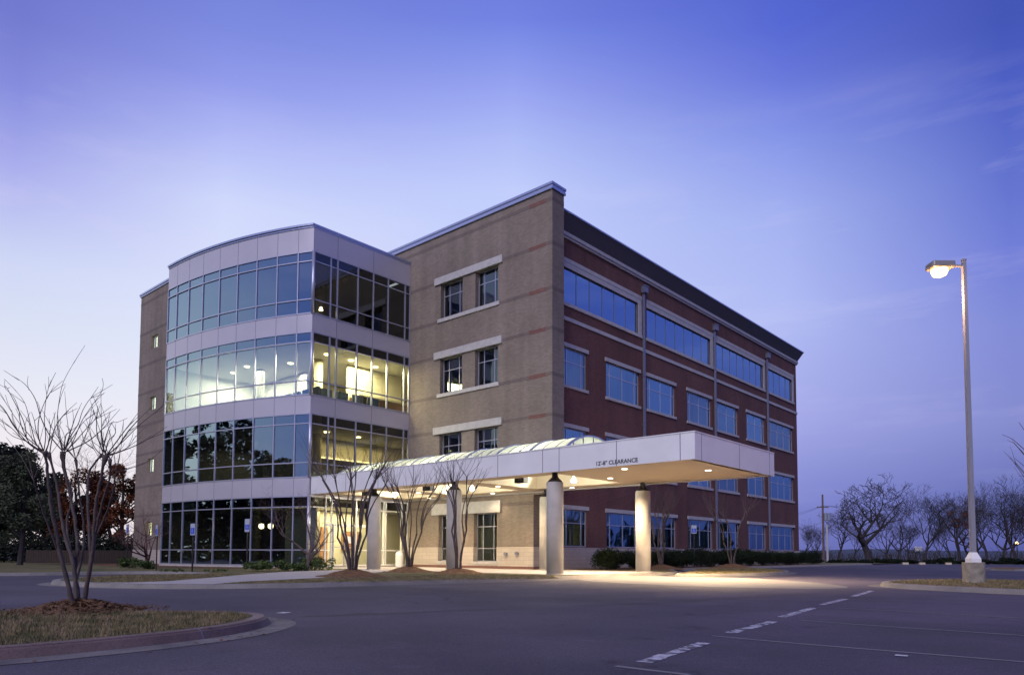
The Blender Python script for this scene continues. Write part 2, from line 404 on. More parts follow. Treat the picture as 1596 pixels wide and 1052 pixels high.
cp.box(-31.9, .08, -.10, 1.04, 18.94, 19.06); cp.box(-31.8, .05, -.06, 1.0, 18.83, 18.94); cp.box(-31.85, .07, -.085, 1.02, 18.72, 18.83)
cp.build('roof_coping', M['coping'], B)
for x, z in ((-2.9, .72), (-2.15, .75)):
    hc = MB(); hc.tube([(x, -.03, z), (x, -.16, z)], .07, 10); hc.tube([(x, -.14, z), (x, -.17, z)], .10, 10)
    hc.build('hose_connection', M['spout'], B)

# --- red brick side
WY = [(1.03, 4.53), (6.4, 9.95), (10.84, 14.34), (16.0, 19.5), (20.4, 23.9), (25.5, 28.95), (29.9, 35.06)]
SY = [(1.2, 9.83), (10.86, 19.49), (20.44, 28.8), (29.87, 35.1)]
holes = [(a, b, 9.60-F*k, 11.62-F*k) for k in (0, 1) for a, b in WY]+[(a, b, 1.10, 3.06) for a, b in WY]+[(a, b, 14.0, 15.88) for a, b in SY]
bw = MB(); wall(bw, 'x', XB, .94, YE, 1.07, 17.75, holes, .28)
bw.quad((XB,YE,1.07),(-31.7,YE,1.07),(-31.7,YE,17.75),(XB,YE,17.75))
bw.build('brick_wall', M['red'], B)
s = MB(); wall(s, 'x', XB+.04, 1.0, YE+.04, -.15, 1.07); s.quad((XB+.04,1.0,1.07),(XB+.04,YE,1.07),(XB,YE,1.07),(XB,1.0,1.07))
s.quad((XB+.04,YE+.04,-.15),(-31.7,YE+.04,-.15),(-31.7,YE+.04,1.07),(XB+.04,YE+.04,1.07))
s.build('stone_plinth', M['stone'], B)
for r, zb, zt in ((2, 9.60, 11.62), (1, 9.60-F, 11.62-F), (0, 1.10, 3.06)):
    for i, (a, b) in enumerate(WY):
        L = b-a
        vs = [a+L*.125, a+L*.5, a+L*.875] if i < 6 else [a+L*.1, a+L*.37, a+L*.63, a+L*.9]
        gm = M[('glass_win', 'glass_win2', 'glass_win3')[(i*5+r*2) % 3]]; bl = (M['blind'], rnd.choice((.03, .08, .25, .45)))
        if r == 0: bl = (M['blind'], .72) if i != 6 else (M['blind'], .3)
        if (r, i) == (1, 3): bl = (M['blind'], .5)
        wo = window('x', XB, a, b, zb, zt, .14, vs, [zb+(zt-zb)*.64], .06, gm, frame=M['mullion'], blind=bl)
        l = MB(); l.box(XB-.02, XB+.06, a-.12, b+.12, zt, zt+.21); l.build('lintel', M['trim'], wo)
        if r > 0:
            l = MB(); l.box(XB-.14, XB+.07, a-.1, b+.1, zb-.16, zb); l.build('sill', M['trim'], wo)
for i, (a, b) in enumerate(SY):
    n = [7, 7, 7, 4][i]
    wo = window('x', XB, a, b, 14.0, 15.88, .12, [a+(b-a)*k/n for k in range(1, n)], [], .035, M['glass_blue'], frame=M['spout'], blind=None)
    l = MB(); e = b+.42
    l.box(XB-.02, XB+.05, a-.05 if i else 1.0, e, 16.17, 16.39); l.box(XB-.02, XB+.035, a-.05 if i else 1.0, e-.05, 15.88, 16.165)
    l.box(XB-.02, XB+.04, b, e-.03, 13.99, 15.87); l.build('surround', M['trim'], wo)
    l = MB(); l.box(XB-.12, XB+.07, a-.1 if i else 1.0, e, 13.80, 13.985); l.build('sill', M['trim'], wo)
    sh = MB(); sh.quad((XB-.5,a,14.0),(XB-.5,b,14.0),(XB-.5,b,15.88),(XB-.5,a,15.88)); sh.build('shade', M['blind'], wo)
bc = MB(); bc.box(XB-.02, XB+.06, .94, YE+.06, 13.02, 13.22); bc.build('belt_course', M['trim'], B)
cb = MB(); cb.box(XB-.02, XB+.10, .94, YE+.1, 17.41, 17.53); cb.box(XB-.02, XB+.16, .94, YE+.16, 17.533, 17.72); cb.build('cornice_moulding', M['trim'], B)
cn = MB(); x0, x1, x2 = XB+.10, XB+.52, XB+.55; zb, z1, z2 = 17.72, 18.52, 18.60
def crn(p, q): cn.quad(*p, *q)
cn.quad((x0,.94,zb),(x0,YE+.1,zb),(x1,YE+.52,z1),(x1,.94,z1))
cn.quad((x0,YE+.1,zb),(-31.7,YE+.1,zb),(-31.7,YE+.52,z1),(x1,YE+.52,z1))
cn.quad((x0,.94,zb),(x0,YE+.1,zb),(XB-.3,YE-.2,zb),(XB-.3,.94,zb))
cn.build('cornice', M['cornice'], B)
cc = MB(); cc.box(XB-.2, x2, .945, YE+.55, z1, z2); cc.box(-31.7, XB-.2, YE+.1, YE+.55, z1, z2); cc.build('cornice_coping', M['coping'], B)
for y in (10.38, 20.03, 29.5):
    d = MB(); d.box(XB+.03, XB+.15, y-.07, y+.07, -.05, 16.62)
    for z in (2.5, 5.5, 8.5, 11.5, 14.5): d.box(XB, XB+.158, y-.10, y+.10, z, z+.06)
    do = d.build('downspout', M['spout'], B)
    h = MB(); h.box(XB+.02, XB+.30, y-.2, y+.2, 16.62, 17.0); h.box(XB+.01, XB+.33, y-.23, y+.23, 17.0, 17.05); h.build('leader_head', M['spout'], do)

# --- left block
LX0, LX1, LY = -31.7, -22.12, -7.03
lh = [(-29.72, -28.66, 14.73-F*k, 15.65-F*k) for k in (0, 1, 2)]+[(-29.72, -28.66, 1.85, 2.78)]
lb = MB(); wall(lb, 'y', LY, LX0, LX1, .9, 18.80, lh, .3)
lb.quad((LX0,LY,.9),(LX0,36,.9),(LX0,36,18.8),(LX0,LY,18.8)); lb.quad((LX1,LY,17.0),(LX1,0,17.0),(LX1,0,18.8),(LX1,LY,18.8))
lb.cur = 1
for zc in [18.25]+[16.04-F*k for k in range(4)]+[13.77-F*k for k in range(3)]:
    hit = [h for h in lh if h[2] < zc+.09 and h[3] > zc-.09]
    for a, b in ([(LX0-.006, -29.72), (-28.66, LX1)] if hit else [(LX0-.006, LX1)]): lb.box(a, b, LY-.006, LY+.002, zc-.09, zc+.09)
lb.build('tan_side_wall', [M['tan'], M['tan_band']], B)
s = MB(); s.box(LX0-.03, LX1, LY-.03, LY+.3, -.3, .9); s.box(LX0-.03, LX0+.3, LY+.3, 36, -.3, .9); s.build('stone_base', M['stone'], B)
for a, b, z0, z1 in lh:
    wo = window('y', LY, a, b, z0, z1, .25, [(a+b)/2], [(z0+z1)/2] if z0 < 2 else [], .04, M['glass_dark'], frame=M['mullion'])
    q = MB(); q.quad((a,LY+.34,z0),(b,LY+.34,z0),(b,LY+.34,z1),(a,LY+.34,z1)); q.build('lit_shade', M['litwin'] if z0 > 2 else M['warmdim'], wo)
cp = MB(); cp.box(LX0-.1, LX1+.1, LY-.10, LY+.5, 18.92, 19.04); cp.box(LX0-.1, LX0+.5, LY+.5, 36, 18.92, 19.04); cp.box(LX0-.05, LX1, LY-.06, LY+.4, 18.80, 18.92); cp.build('roof_coping', M['coping'], B)

# --- glass wing
CCX, CCY, CR = -22.1, 17.9, 27.0
def arc(x, off=0.0):
    a = math.asin((x-CCX)/CR); return Vector((CCX+(CR+off)*math.sin(a), CCY-(CR+off)*math.cos(a), 0)), Vector((math.sin(a), -math.cos(a), 0))
XS = [-22.1, -20.95, -19.6, -18.2, -16.75, -15.35, -14.0, -12.7, -11.48, WX]
CYN = arc(WX)[0].y
YS = [CYN, -5.5, -5.08, -3.75, -2.7, -1.65, -.4, 0.0]
def fine():
    o = []
    for i in range(len(XS)-1):
        o += [XS[i]+(XS[i+1]-XS[i])*k/3 for k in range(3)]
    return o+[WX]
FX = fine()
def post(mb, p, nrm, w, d, z0, z1):   # vertical bar with its back face at p
    nrm = Vector(nrm); tg = Vector((-nrm.y, nrm.x, 0))
    mb.obox(Vector((p.x, p.y, (z0+z1)/2))+nrm*(d/2-.03), tg, nrm, (0,0,1), w/2, d/2, (z1-z0)/2)
zr = [(.05, 3.65, .88, 3.09)]+[(.32+F*k, 3.65+F*k, 1.09+F*k, 3.12+F*k) for k in (1, 2, 3)]
for k, (z0, z1, h1, h2) in enumerate(zr):
    cw = MB()
    for i, x in enumerate(XS[:-1]):
        p, n = arc(x); post(cw, p, n, .06, .075, z0, z1)
    for i in range(len(XS)-1):
        a, na = arc(XS[i]); b, nb = arc(XS[i+1]); tg = (b-a).normalized(); nn = Vector((tg.y, -tg.x, 0)); mid_ = (a+b)/2; hl = (b-a).length/2-.035
        for z, hh in ((z0+.03, .03), (z1-.03, .03), (h1, .027), (h2, .027)):
            cw.obox(Vector((mid_.x, mid_.y, z))+nn*.025, tg, nn, (0,0,1), hl, .032, hh)
    cwo = cw.build('curved_curtain_wall', M['mullion'], B)
    for i in range(len(XS)-1):
        a, _ = arc(XS[i]); b, _ = arc(XS[i+1]); g = MB()
        for za, zb in ((z0, h1), (h1, h2), (h2, z1)):
            j1, j2 = rnd.uniform(-.0045, .0045), rnd.uniform(-.0045, .0045); tg = (b-a).normalized(); nn = Vector((tg.y, -tg.x, 0))
            g.quad((a+nn*j1)[:2]+(za,), (b-nn*j1)[:2]+(za,), (b-nn*j1+nn*j2)[:2]+(zb,), (a+nn*j1+nn*j2)[:2]+(zb,))
        g.build('pane', M['glass'], cwo)
    # flat side
    cw = MB(); lowdoor = (k == 0)
    ys = YS if not lowdoor else [CYN, -5.55, -5.18, -3.62, -2.75, -1.75, -1.6, -.45, 0.0]
    for y in ys[1:]:
        cw.box(WX-.06, WX+.05, (y-.035 if y < -.01 else y-.07), (y+.035 if y < -.01 else y), z0, z1)
    for i in range(len(ys)-1):
        a, b = ys[i]+.036, ys[i+1]-(.036 if i < len(ys)-2 else .07)
        hs = [z0+.03, z1-.03, h1, h2]
        if lowdoor and ys[i] in (-5.18, -3.62): hs = [z1-.03, 2.2, .1] if ys[i] == -5.18 else [z1-.03, 2.2, h1, z0+.03]
        if lowdoor and ys[i] == -5.55: hs = [z1-.03, 2.2, h1, z0+.03]
        for z in hs: cw.box(WX-.05, WX+.04, a, b, z-(.07 if z == 2.2 else .028), z+(.07 if z == 2.2 else .028))
    if not lowdoor: pass
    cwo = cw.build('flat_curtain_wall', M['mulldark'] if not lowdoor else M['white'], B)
    for i in range(len(ys)-1):
        g = MB()
        for za, zb in ((z0, h1), (h1, h2), (h2, z1)):
            j1, j2 = rnd.uniform(-.004, .004), rnd.uniform(-.004, .004)
            g.quad((WX+j1,ys[i],za),(WX-j1,ys[i+1],za),(WX-j1+j2,ys[i+1],zb),(WX+j1+j2,ys[i],zb))
        g.build('pane', M['glass_door'] if lowdoor else M['glass_side'], cwo)
    if lowdoor:
        dr = MB(); dr.box(WX+.045, WX+.085, -4.44, -4.36, .1, 2.13); dr.box(WX+.045, WX+.085, -5.14, -5.06, .1, 2.13); dr.box(WX+.045, WX+.085, -3.74, -3.66, .1, 2.13); dr.box(WX+.045, WX+.085, -5.06, -3.74, 1.0, 1.05)
        dro = dr.build('entrance_door', M['mullion'], B)
        hd = MB(); hd.box(WX+.10, WX+.13, -4.50, -4.47, .8, 1.5); hd.box(WX+.10, WX+.13, -4.33, -4.30, .8, 1.5); hd.build('handle', M['darkmetal'], dro)
        nt = MB(); nt.quad((WX+.09,-4.20,1.25),(WX+.09,-3.98,1.25),(WX+.09,-3.98,1.62),(WX+.09,-4.20,1.62)); nt.build('notice', M['white'], dro)
    cpost = MB(); cpost.lathe([(.085, z0), (.085, z1)], WX, CYN, 14); cpost.build('corner_post', M['mullion'], B, smooth=True)
# spandrels
bands = [(3.65, 4.59), (3.65+F, 4.59+F), (3.65+2*F, 4.59+2*F), (3.65+3*F, 17.70)]
for z0, z1 in bands:
    sp = MB(); off = .03
    for i in range(len(FX)-1):
        a, _ = arc(FX[i], off); b, _ = arc(FX[i+1], off)
        sp.quad((a.x,a.y,z0),(b.x,b.y,z0),(b.x,b.y,z1),(a.x,a.y,z1))
        a2, _ = arc(FX[i], -.25); b2, _ = arc(FX[i+1], -.25)
        sp.quad((a.x,a.y,z0),(b.x,b.y,z0),(b2.x,b2.y,z0),(a2.x,a2.y,z0)); sp.quad((a.x,a.y,z1),(b.x,b.y,z1),(b2.x,b2.y,z1),(a2.x,a2.y,z1))
    cx, cy = arc(WX, off)[0].x, arc(WX, off)[0].y
    sp.quad((cx,cy,z0),(cx,0,z0),(cx,0,z1),(cx,cy,z1)); sp.quad((cx,cy,z0),(cx,0,z0),(WX-.25,0,z0),(WX-.25,CYN,z0)); sp.quad((cx,cy,z1),(cx,0,z1),(WX-.25,0,z1),(WX-.25,CYN,z1))
    sp.cur = 1
    for x in XS[1:-1]:
        p, n = arc(x, off); post(sp, p, n, .022, .034, z0+.01, z1-.01)
    for y in (-5.08, -2.7): sp.box(cx-.002, cx+.004, y-.012, y+.012, z0+.01, z1-.01)
    sp.build('spandrel_panels', [M['panel'], M['joint']], B)
# wing coping, plinth, end wall
cp = MB()
def ribbon(mb, o0, o1, z0, z1):
    for i in range(len(FX)-1):
        a, _ = arc(FX[i], o1); b, _ = arc(FX[i+1], o1); a2, _ = arc(FX[i], o0); b2, _ = arc(FX[i+1], o0)
        mb.quad((a.x,a.y,z0),(b.x,b.y,z0),(b.x,b.y,z1),(a.x,a.y,z1)); mb.quad((a.x,a.y,z1),(b.x,b.y,z1),(b2.x,b2.y,z1),(a2.x,a2.y,z1)); mb.quad((a.x,a.y,z0),(b.x,b.y,z0),(b2.x,b2.y,z0),(a2.x,a2.y,z0))
ribbon(cp, -.3, .07, 17.70, 17.79); ribbon(cp, -.35, .13, 17.795, 17.90)
for o1, z0, z1 in ((.07, 17.70, 17.79), (.13, 17.795, 17.90)):
    p = arc(WX, o1)[0]; cp.box(WX-.3, p.x, p.y, 0, z0, z1)
cp.build('roof_coping', M['coping'], B)
pl = MB()
for i in range(len(FX)-1):
    a, _ = arc(FX[i], .08); b, _ = arc(FX[i+1], .08); a2, _ = arc(FX[i], -.2); b2, _ = arc(FX[i+1], -.2)
    pl.quad((a.x,a.y,-.4),(b.x,b.y,-.4),(b.x,b.y,.05),(a.x,a.y,.05)); pl.quad((a.x,a.y,.05),(b.x,b.y,.05),(b2.x,b2.y,.05),(a2.x,a2.y,.05))
pl.box(WX-.2, WX+.06, CYN, 0, -.4, .04)
pl.build('plinth', M['concrete'], B)
ew = MB(); ew.quad((-22.13,arc(-22.1)[0].y,-.3),(-22.13,-7.03,-.3),(-22.13,-7.03,17.7),(-22.13,arc(-22.1)[0].y,17.7)); ew.build('end_wall', M['panel'], B)
rf = MB(); rf.quad((-31.6,-6.9,17.5),(-22.1,-6.9,17.5),(-22.1,36,17.5),(-31.6,36,17.5)); rf.quad((-22.1,.9,17.4),(XB,.9,17.4),(XB,36,17.4),(-22.1,36,17.4))
ap = [arc(x, -.1)[0] for x in FX]
rf.quad(*([(p.x, p.y, 17.45) for p in ap]+[(WX, .0, 17.45), (-22.1, .0, 17.45)])); rf.build('roof', M['concrete'], B)

# --- interior of the wing
def poly(off, yb): return [(p.x, p.y) for p in (arc(x, off)[0] for x in FX[:-1])]+[(WX-.12, CYN+.15), (WX-.12, yb), (-22.05, yb)]
YB = 6.0
for k in range(4):
    zf = .06 if k == 0 else F*k+.12
    fl = MB(); P = poly(-.2, YB); fl.quad(*[(x, y, zf) for x, y in P])
    if k:
        for i in range(len(P)):
            a, b = P[i], P[(i+1) % len(P)]; fl.quad((a[0],a[1],zf-.35),(b[0],b[1],zf-.35),(b[0],b[1],zf),(a[0],a[1],zf))
    fl.build('floor_slab', M['carpet'], B)
    ce = MB(); P = poly(-.35, YB); ce.quad(*[(x, y, F*k+3.16) for x, y in reversed(P)]); ce.build('ceiling', M['ceiling'], B)
iw = MB()
iw.quad((-22.05,YB,0),(WX,YB,0),(WX,YB,17.4),(-22.05,YB,17.4)); iw.quad((-22.06,-9,0),(-22.06,YB,0),(-22.06,YB,17.4),(-22.06,-9,17.4)); iw.quad((WX-.02,.38,0),(WX-.02,YB,0),(WX-.02,YB,17.4),(WX-.02,.38,17.4))
iw.build('interior_wall', M['interior'], B)
# third floor: bright lounge
z3 = 2*F+.12
pw = MB(); pw.box(-13.2, -13.05, -2.6, 1.4, z3, z3+3.0); pw.box(-16.2, -13.2, 1.3, 1.45, z3, z3+3.0); pw.build('partition', M['interior_white'], B)
pw = MB(); pw.box(-22.0, -16.6, -3.2, -3.05, z3, z3+3.0); pw.box(-18.4, -18.3, -3.05, 2, z3, z3+3.0); pw.build('partition', M['interior'], B)
st = MB()
for i in range(7):
    x = -17.6+i*.92; st.box(x, x+.62, -6.1, -5.55, z3, z3+.45); st.box(x, x+.62, -5.6, -5.48, z3+.45, z3+.95)
for i in range(4):
    y = -5.2+i*1.05; st.box(-11.9, -11.3, y, y+.75, z3, z3+.45); st.box(-11.95, -11.85, y, y+.75, z3+.45, z3+1.0)
st.build('lounge_seating', M['bluefab'], B)
ct = MB(); ct.box(-13.04, -12.2, -2.4, 1.2, z3, z3+1.05); ct.cur = 1; ct.box(-13.04, -12.05, -2.5, 1.3, z3+1.06, z3+1.14); ct.build('reception_counter', [M['wood'], M['interior_white']], B)
# second floor: lit feature beam
z2 = F+.12
pw = MB(); pw.box(-17.0, -16.8, -5.6, 3, z2, z2+3.0); pw.build('partition', M['interior'], B)
pw = MB(); pw.box(-14.6, -14.4, -4.0, 5.5, z2+1.9, z2+3.0); pw.cur = 1; pw.box(-14.38, -14.30, -4.0, 5.5, z2+1.84, z2+1.92); pw.build('lit_bulkhead', [M['interior'], M['warmdim']], B)
# columns and ground floor vestibule
cl = MB()
for x, y in ((-13.6, -4.2), (-18.2, -5.2)): cl.lathe([(.24, .06), (.24, 17)], x, y, 14)
cl.build('interior_column', M['interior_white'], B, smooth=True)
vw = MB(); vw.box(-13.9, -13.75, -5.9, 5, .06, 3.1); vw.box(-13.75, -10.9, -6.0, -5.88, .06, 3.1); vw.build('vestibule_wall', M['interior_white'], B)
vd = MB(); vd.box(-13.7, -13.6, -4.9, -3.4, .06, 2.2); vd.box(-13.7, -13.6, -2.4, -1.2, .9, 2.0); vd.build('inner_door', M['wood'], B)
# lamps inside the rooms
cf = MB()
for x, y in ((-12.2, -4.6), (-12.2, -3.0), (-12.3, -1.2), (-15.4, -4.9), (-18.0, -6.2), (-20.0, -6.0)): cf.lathe([(.17, z3+2.98), (.17, z3+3.03)], x, y, 10)
for x, y in ((-12.4, -4.4), (-12.5, -2.2)): cf.lathe([(.15, z2+2.98), (.15, z2+3.03)], x, y, 10)
cf.build('ceiling_lamps', M['warm'], B)
pd = MB()
for x, y, z in ((-15.2, -6.6, 2.18), (-14.75, -6.3, 2.18)): pd.lathe([(.02, z+.16), (.13, z+.12), (.15, z), (.12, z-.1), (.03, z-.14)], x, y, 12)
pd.build('pendant_lamps', M['warm'], B, smooth=True)
dl = MB()
for x, y, z in ((-16.9, -6.0, 3*F+.95), (-12.9, -5.6, 3*F+.75), (-11.5, -5.5, 3*F+1.05)): dl.lathe([(.05, z-.12), (.12, z-.1), (.06, z+.08)], x, y, 10)
dl.build('desk_lamps', M['warm'], B)
def area(name, loc, sx, sy, e, col=(1,.87,.62), aim=None):
    o = lamp('AREA', name, loc, e, col, aim=aim or (loc[0], loc[1], loc[2]-1), shape='RECTANGLE', size=sx, size_y=sy); return o
area('lounge_light', (-12.2, -3.4, z3+2.9), 1.6, 4.5, 1250, (1, .88, .60))
area('lounge_light', (-15.6, -3.6, z3+2.9), 3.0, 3.0, 1000, (1, .90, .68))
area('lounge_light', (-19.6, -5.4, z3+2.9), 3.5, 2.5, 1100, (1, .92, .72))
area('lounge_light', (-15.0, 4.0, z3+2.9), 6, 2, 260, (1, .85, .6))
area('cove_light', (-13.3, -1.0, z2+2.85), .5, 5, 160, (1, .80, .42))
area('office_light', (-19.5, -4.5, z2+2.9), 3, 3, 26, (1, .85, .6))
area('vestibule_light', (-12.3, -3.4, 3.05), 2.2, 4.6, 420, (1, .86, .50))
area('lobby_light', (-15.5, -5.6, 3.0), 1.5, 1.5, 10, (1, .72, .4))
# rooms behind the brick side
rs = MB()
for k in range(4): rs.box(-8, XB-.35, 1.1, YE-.2, F*k-.05 if k else -.1, F*k+.25 if k else .05)
rs.build('floor_slab', M['carpet'], B)
rw = MB(); rw.quad((-6.5,1.1,0),(-6.5,YE-.2,0),(-6.5,YE-.2,17.3),(-6.5,1.1,17.3))
for y in (5.4, 10.4, 15.2, 20.0, 24.7, 29.4): rw.quad((-6.5,y,0),(XB-.3,y,0),(XB-.3,y,13),(-6.5,y,13))
rw.build('room_partition', M['interior'], B)
area('office_light', (-4.0, 3.2, 2.9), 1.5, 2, 22, (1, .78, .4)); area('office_light', (-3.2, 17.7, F+3.0), 2, 2, 60, (1, .85, .55)); area('office_light', (-4, 22, 3.0), 2, 2, 7, (.9, .9, .8)); area('office_light', (-4, 17.7, 3.0), 2, 2, 6, (1, .9, .7)); area('office_light', (-4, 32, 3.0), 2, 2, 5, (.7, .9, .9))
# ------------------------------------------------------------------ entrance canopy
CA = thing('entrance_canopy', 'long flat white canopy with barrel skylight reaching from the glass bay over the drive', 'canopy')
KX0, KX1, KY0, KY1, KB, KT = -10.58, 10.81, -6.49, -.04, 3.72, 4.58
def hplate(mb, z, x0, x1, y0, y1, holes, up):
    xs = sorted({x0, x1, *[h[0] for h in holes], *[h[1] for h in holes]}); ys = sorted({y0, y1, *[h[2] for h in holes], *[h[3] for h in holes]})
    for i in range(len(xs)-1):
        for j in range(len(ys)-1):
            cx, cy = (xs[i]+xs[i+1])/2, (ys[j]+ys[j+1])/2
            if any(h[0] < cx < h[1] and h[2] < cy < h[3] for h in holes): continue
            mb.quad((xs[i],ys[j],z),(xs[i+1],ys[j],z),(xs[i+1],ys[j+1],z),(xs[i],ys[j+1],z))
    for a, b, c, d in holes:
        for p, q in (((a,c),(b,c)),((b,c),(b,d)),((b,d),(a,d)),((a,d),(a,c))):
            mb.quad((p[0],p[1],z),(q[0],q[1],z),(q[0],q[1],z+up),(p[0],p[1],z+up))
fa = MB(); T = .08
fa.box(KX0, KX1, KY0, KY0+T, KB, KT); fa.box(KX1-T, KX1, KY0+T, KY1, KB, KT); fa.box(KX0, KX1-T, KY1-T, KY1, KB, KT)
fa.cur = 1
for x in (-7.6, -5.1, -2.6, -.1, 2.4, 4.66, 5.43, 7.9, 10.3): fa.box(x-.014, x+.014, KY0-.002, KY0+.01, KB+.002, KT-.002)
for y in (-6.04, -3.18, -.49): fa.box(KX1-.01, KX1+.002, y-.014, y+.014, KB+.002, KT-.002)
fa.cur = 0
fa.box(KX0, KX1+.02, KY0-.02, KY0+T+.02, KT, KT+.035); fa.box(KX1-T-.02, KX1+.02, KY0+T+.02, KY1, KT, KT+.035)
fa.build('fascia', [M['canopy_panel'], M['joint']], CA)
SH = [(-9.7, -6.7, -5.25, -1.05), (-5.5, -1.2, -5.25, -1.05), (-.1, 4.55, -5.25, -1.05)]
so = MB(); hplate(so, 3.78, KX0, KX1-.42, KY0+.22, KY1-.1, SH, .62); so.build('soffit', M['soffit'], CA)
sg = MB(); sg.box(KX0, KX1-T, KY0+T, KY0+.22, 3.81, 3.83); sg.box(KX1-.42, KX1-T, KY0+.22, KY1-T, 3.81, 3.83); sg.build('shadow_gap', M['darkmetal'], CA)
de = MB(); hplate(de, 4.42, KX0, KX1-T, KY0+T, KY1-T, [(-10.45, 4.62, -5.27, -1.03)], .14); de.build('roof_deck', M['concrete'], CA)
bm_ = MB()
for x in (-6.1, -.65): bm_.box(x-.12, x+.12, -5.25, -1.05, 4.0, 4.4)
bm_.build('cross_beam', M['spout'], CA)
# barrel vault
vm = bpy.data.materials.new('vault_panel'); vm.use_nodes = True; n = NT(vm.node_tree); n.n.clear()
d1 = n.new('ShaderNodeBsdfDiffuse'); d1.inputs[0].default_value = (.62,.66,.58,1); d2 = n.new('ShaderNodeBsdfTranslucent'); d2.inputs[0].default_value = (.80,.88,.70,1)
g1 = n.new('ShaderNodeBsdfGlossy'); g1.inputs[1].default_value = .25
mx = n.new('ShaderNodeMixShader'); mx.inputs[0].default_value = .5; n.link(d1.outputs[0], mx.inputs[1]); n.link(d2.outputs[0], mx.inputs[2])
mx2 = n.new('ShaderNodeMixShader'); mx2.inputs[0].default_value = .12; n.link(mx.outputs[0], mx2.inputs[1]); n.link(g1.outputs[0], mx2.inputs[2])
n.link(mx2.outputs[0], n.new('ShaderNodeOutputMaterial').inputs[0])
VC, VH, VR_ = -3.15, 2.1, .93; VRAD = (VH*VH+VR_*VR_)/(2*VR_); VA = math.asin(VH/VRAD); VZ = 4.56
def va(t, off=0): an = -VA+2*VA*t; return VC+(VRAD+off)*math.sin(an), VZ+VR_-VRAD+(VRAD+off)*math.cos(an)
vt = MB(); NS = 18
vx0, vx1 = -10.42, 4.6
for i in range(NS):
    (ya, za), (yb, zb) = va(i/NS), va((i+1)/NS)
    vt.quad((vx0,ya,za),(vx1,ya,za),(vx1,yb,zb),(vx0,yb,zb))
vt.quad(*[(vx1, *va(i/NS)) for i in range(NS+1)])
vt.build('skylight_vault', vm, CA, smooth=False)
nb = 8
def rib(x, w_, h_, name, mt):
    r_ = MB()
    for i in range(NS):
        (ya, za), (yb, zb) = va(i/NS, h_), va((i+1)/NS, h_); (yc, zc), (yd, zd) = va(i/NS, -.02), va((i+1)/NS, -.02)
        r_.quad((x-w_,ya,za),(x+w_,ya,za),(x+w_,yb,zb),(x-w_,yb,zb)); r_.quad((x-w_,ya,za),(x-w_,yb,zb),(x-w_,yd,zd),(x-w_,yc,zc)); r_.quad((x+w_,ya,za),(x+w_,yb,zb),(x+w_,yd,zd),(x+w_,yc,zc))
    return r_.build(name, mt, CA)
for i in range(nb+1):
    x = vx0+(vx1-vx0)*i/nb; rib(x, .045, .05, 'rib', M['coping'])
    if i < nb:
        for k in (1, 2): rib(x+(vx1-vx0)/nb*k/3, .012, .02, 'glazing_bar', M['spout'])
for t_ in (.2, .35, .5, .65, .8):
    eb = MB(); y_, z_ = va(t_); eb.box(vx1-.01, vx1+.03, y_-.018, y_+.018, VZ-.1, z_); eb.build('glazing_bar', M['spout'], CA)
def text_mesh(body, size, ext):
    cu = bpy.data.curves.new('t', 'FONT'); cu.body = body; cu.size = size; cu.extrude = ext; cu.offset = .0012
    ob = bpy.data.objects.new('t', cu); COL.objects.link(ob); dg = bpy.context.evaluated_depsgraph_get()
    me = bpy.data.meshes.new_from_object(ob.evaluated_get(dg)); bpy.data.objects.remove(ob); return me
tm = text_mesh('12\'-8" CLEARANCE', .20, .006)
xs_ = [v.co.x for v in tm.vertices]; wd = max(xs_)-min(xs_); kx = 1.66/wd; x0_ = min(xs_)
tm.transform(Matrix.Translation((7.08, KY0-.008, 3.80)) @ Matrix.Rotation(R(90), 4, 'X') @ Matrix.Diagonal((kx, 1, 1, 1)) @ Matrix.Translation((-x0_, 0, 0)))
tm.materials.append(M['darkmetal']); to = bpy.data.objects.new('clearance_lettering', tm); COL.objects.link(to); to.parent = CA
COLS = [(-6.1, -5.9), (-.65, -5.9), (4.78, -5.9), (5.38, -.6), (.12, -.6)]
for x, y in COLS:
    c = MB(); c.lathe([(.32, -.06), (.32, 3.38), (.30, 3.41)], x, y, 32); co = c.build('column', M['colconc'], CA, smooth=False)
    for p in co.data.polygons: p.use_smooth = len(p.vertices) == 4 and abs(p.normal.z) < .5
    k = MB(); k.lathe([(.35, -.045), (.35, -.01), (.325, .0)], x, y, 32); k.build('base_plate', M['colbase'], co)
    k = MB(); k.lathe([(.29, 3.41), (.27, 3.45), (.12, 3.60), (.10, 3.77)], x, y, 20); k.build('column_cap', M['darkmetal'], co)
DL = [(5.26, -2.9), (9.5, -2.9), (-.65, -3.15), (-6.1, -3.15), (-10.1, -3.15), (7.4, -5.2), (1.6, -.55), (-3.4, -.55), (-8.2, -.55)]
for x, y in DL:
    c = MB(); c.lathe([(.10, 3.768), (.10, 3.776)], x, y, 14); dlo = c.build('downlight', M['downlight'], CA)
def canopy_spot(x, y, e, ang=150, blend=.6, z=3.74): 
    o = lamp('SPOT', 'downlight_beam', (x, y, z), e, (1, .74, .44), aim=(x, y, 0), spot_size=R(ang), spot_blend=blend, shadow_soft_size=.08); return o
canopy_spot(5.26, -2.9, 2700); canopy_spot(9.5, -2.9, 6200, 150); canopy_spot(-.65, -3.15, 1100); canopy_spot(-6.1, -3.15, 1100); canopy_spot(-9.9, -3.15, 400); canopy_spot(-3.4, -.75, 90, 130); canopy_spot(1.6, -.8, 60, 120)
